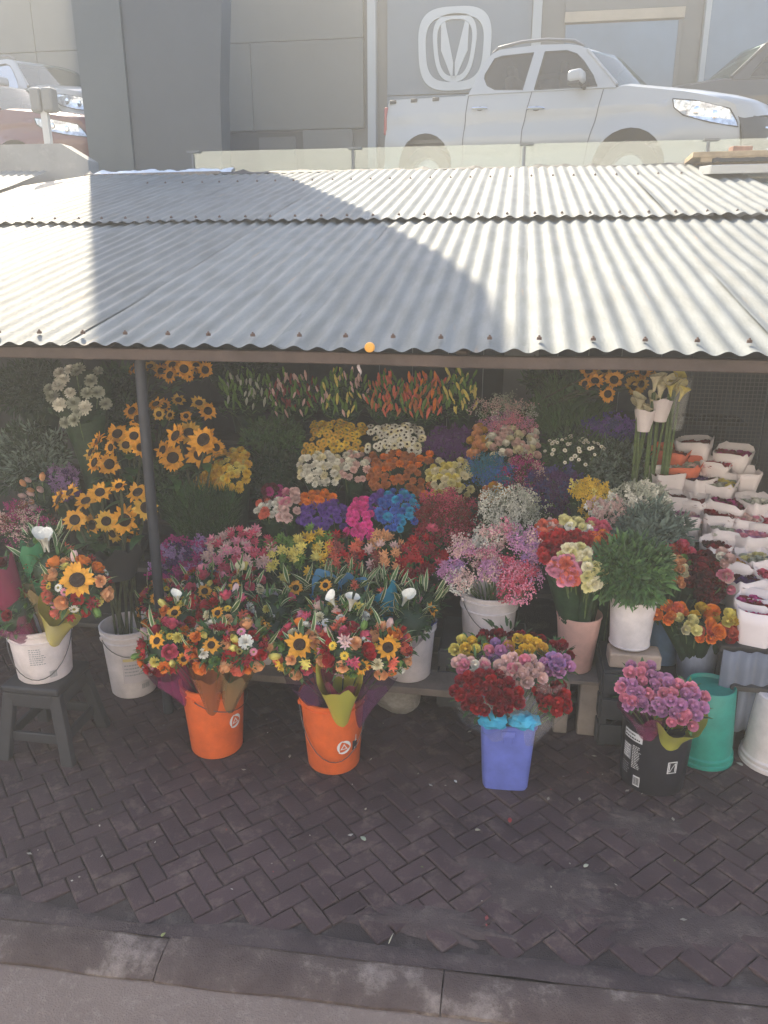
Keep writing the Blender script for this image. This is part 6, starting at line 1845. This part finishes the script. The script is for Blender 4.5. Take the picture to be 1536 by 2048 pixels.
# bouquets in the bucket on the stool
bq('bouquet hidden in tall wine red film in the stool bucket', W2, 18, 1150, 2.98, .13, 'wine', [('rose',('crimson','maroon'),4,1)], nleaf=0, wrap_h=.95, tall=.06, wext=.12)
bq('bouquet with a bold sunflower in yellow film over the stool bucket', W2, 150, 1170, 2.82, .125, 'yellow', [('sunflower','sun',1,1.0), ('rose',('red','coral'),4,.9)] + MIX(), nleaf=6)
bq('bouquet with two cream callas and striped leaves over the stool bucket', W2, 98, 1128, 2.98, .10, 'tan', [('calla','white',2,1.2), ('alstro',('coral','peach'),3,.8)], nleaf=9)
bq('bouquet in green paper at the back of the stool bucket', W2, 80, 1085, 3.08, .085, 'green', [('pompon','green',3,.9)], nleaf=8, tall=.03, wext=.08)
bq('bouquet in clear magenta film low at the left of the stool bucket', W2, 25, 1225, 2.86, .10, 'magenta', [('rose',('magenta','crimson'),4,.9)], nleaf=2, wext=.07)

# roses in the blue bin
BB = Vector((bc.x, bc.y, .04))
def rq(label, px, py, Y, w, h, cols_, wrap='clear', tilt=42, rad=None):
    c = at(px, py, Y=Y); k = mpp(c)
    r_ = bouquet(label, BB + Vector((rnd.uniform(-.03,.03), rnd.uniform(-.03,.03), 0)), c, max(w, h)*k*.42, None, [], nleaf=0, green=8, up=.6, dome=.3, fill=False, name='rose_bunch', cat='roses')
    base = Vector(r_.location); t = R(tilt); nrm = Vector((0, -math.cos(t), math.sin(t))); vy = Vector((0, math.sin(t), math.cos(t)))
    W, H = w*k, h*k/math.cos(R(tilt - 25)); tops = []
    for a, b in patch_points(W, H, .043, 'ell', .25):
        q = (2*a/W)**2 + (2*b/H)**2
        p = c - base + Vector((a, 0, 0)) + vy*b + nrm*(.02*(1-q) + .01)
        put_head(r_, 'rose', rnd.choice(cols_), p, nrm + Vector((a/W*.8, 0, b/H*.5)) + Vector((rnd.uniform(-.12,.12),)*3), rnd.uniform(.8,1.0)); tops.append(p)
    stems(r_, (0,0,0), rnd.sample(tops, min(len(tops), 8)), .0035, .025)
    if wrap:
        d = (c - base); cone_wrap(r_, d*.5, None, .05, max(W, H)*.50, d.length*.44, F[wrap], axis=d + Vector((0,-.06,0)), waves=5, amp=.016)
    return r_
rq('dark red roses in clear film at the front of the blue bin', 975, 1385, 2.88, 135, 74, ('crimson','red','crimson'))
rq('pale pink roses in clear film in the middle of the blue bin', 1040, 1345, 2.96, 92, 58, ('blush','pink','blush'))
rq('blush pink roses at the left of the blue bin', 945, 1336, 2.98, 92, 34, ('blush','white','pink'))
rq('golden yellow roses at the back left of the blue bin', 938, 1300, 3.08, 74, 42, ('yellow','gold','lemon'))
rq('yellow orange roses at the back right of the blue bin', 1048, 1302, 3.08, 76, 48, ('yellow','gold','yellow'))
rq('lilac roses in the middle back of the blue bin', 992, 1308, 3.06, 50, 44, ('mauve','lilac','pink'))
rq('lilac pink roses at the right of the blue bin', 1110, 1332, 3.02, 64, 38, ('lilac','mauve'))
rq('deep red roses at the lower right of the blue bin', 1104, 1396, 2.96, 66, 56, ('red','crimson'))
rq('dark maroon roses at the back of the blue bin', 1010, 1282, 3.16, 150, 26, ('crimson','maroon'))
rq('maroon roses at the far right of the blue bin', 1118, 1304, 3.12, 54, 28, ('crimson','rose'))
# turquoise tissue showing over the bin rim
for px, lab in ((985, 'turquoise tissue paper tucked at the left of the bin rim'), (1048, 'turquoise tissue paper puffed over the right of the bin rim')):
    c = at(px, 1440, Y=bc.y - .13)
    m = MB(); m.add(*_ico(3))
    for i, v in enumerate(m.v):
        n_ = noise.noise(v*2.2 + Vector((px, 0, 0))) ; m.v[i] = Vector((v.x*.062, v.y*.05, v.z*.034))*(1 + .45*n_)
    o = m.build('tissue_paper', mat('turquoise_tissue', (.04,.36,.58), .6, var=.2, scale=20)); o.location = c; tag(o, lab, 'tissue paper')
# mauve roses in the black tub
KB = Vector((kb.x, kb.y, .04))
BB = KB
rq('mauve roses in magenta film in the black tub', 1288, 1378, 3.0, 112, 92, ('mauve','pink','mauve'), wrap='magenta')
rq('mauve pink roses in yellow scalloped paper in the black tub', 1362, 1410, 2.94, 104, 84, ('mauve','mauve','pink'), wrap='lime')

# litter on the paving
M_litter = mat('petal_litter', (.70,.68,.60), .7)
lit = [(910, 1563, 'white petal lying beside the blue bin', (.75,.75,.72), .012), (729, 1676, 'pale green leaf scrap lying on the pavers', (.35,.40,.28), .020), (780, 1877, 'short straw lying near the kerb', (.55,.50,.36), .03), (1170, 1730, 'crumb of yellowish litter on the concrete patch', (.50,.50,.36), .016), (1020, 1640, 'red petal fallen in front of the blue bin', (.30,.03,.03), .02), (327, 1870, 'small green leaf on the kerb', (.30,.33,.12), .012), (1480, 1528, 'pale pebble beside the upturned white bucket', (.35,.34,.30), .02), (955, 1660, 'dry beige leaf near the red petal', (.40,.36,.25), .014), (732, 1618, 'beige crumb between the pavers', (.42,.38,.28), .009)]
for i, (px, py, lab, rgb, s) in enumerate(lit):
    c = at(px, py, Z=.012)
    m = MB(); leaf_strip(m, (-s*.7, 0, 0), (1, rnd.uniform(-.6,.6), .12), s*1.6, s*(.9 if 'straw' not in lab else .12), .35, 0, None, .3, 4)
    o = m.build('litter', mat('litter_%d' % i, rgb, .7)); o.location = c; o.rotation_euler = (0, 0, rnd.uniform(0, 3)); solidify(o, .0015); tag(o, lab, 'litter')

# scattered petals, grit and leaf crumbs
gm = [mat('grit_%d' % i, c, .8) for i, c in enumerate(((.30,.27,.22), (.45,.42,.36), (.12,.15,.05), (.25,.05,.05)))]
m = MB()
for _ in range(70):
    x, y = rnd.uniform(-1.9, 1.3), rnd.uniform(2.1, 3.4)
    s = rnd.choice((.003, .004, .005, .009))
    a = rnd.uniform(0, 6.28); z = .012
    m.add([(x + s*math.cos(a + t*1.5708)*(1.5 if t % 2 else .8), y + s*math.sin(a + t*1.5708)*(1.5 if t % 2 else .8), z + rnd.uniform(-.001, .003)) for t in range(4)], [(0, 1, 2, 3)], rnd.choice((0, 0, 0, 1, 1, 2, 3)))
tag(m.build('grit_scatter', gm, pavement, smooth=False), kind='stuff')
# ---------------------------------------------------------------- haze volume added to imitate glare on window glass before the camera
HX0, HX1, HY0, HY1, HZ0, HZ1 = -75, 75, -75, 75, -1.2, 10.6
hz = MB(); hz.box(((HX0+HX1)/2, (HY0+HY1)/2, (HZ0+HZ1)/2), (HX1-HX0, HY1-HY0, HZ1-HZ0))
hm = bpy.data.materials.new('haze'); hm.use_nodes = True
for n in list(hm.node_tree.nodes):
    if n.type == 'BSDF_PRINCIPLED': hm.node_tree.nodes.remove(n)
pvn = hm.node_tree.nodes.new('ShaderNodeVolumePrincipled')
pvn.inputs['Color'].default_value = (1.0, .98, .91, 1)
pvn.inputs['Density'].default_value = 0.0135
pvn.inputs['Anisotropy'].default_value = 0.15
hm.node_tree.links.new(pvn.outputs[0], [n for n in hm.node_tree.nodes if n.type == 'OUTPUT_MATERIAL'][0].inputs['Volume'])
tag(hz.build('haze', hm, smooth=False), kind='stuff')
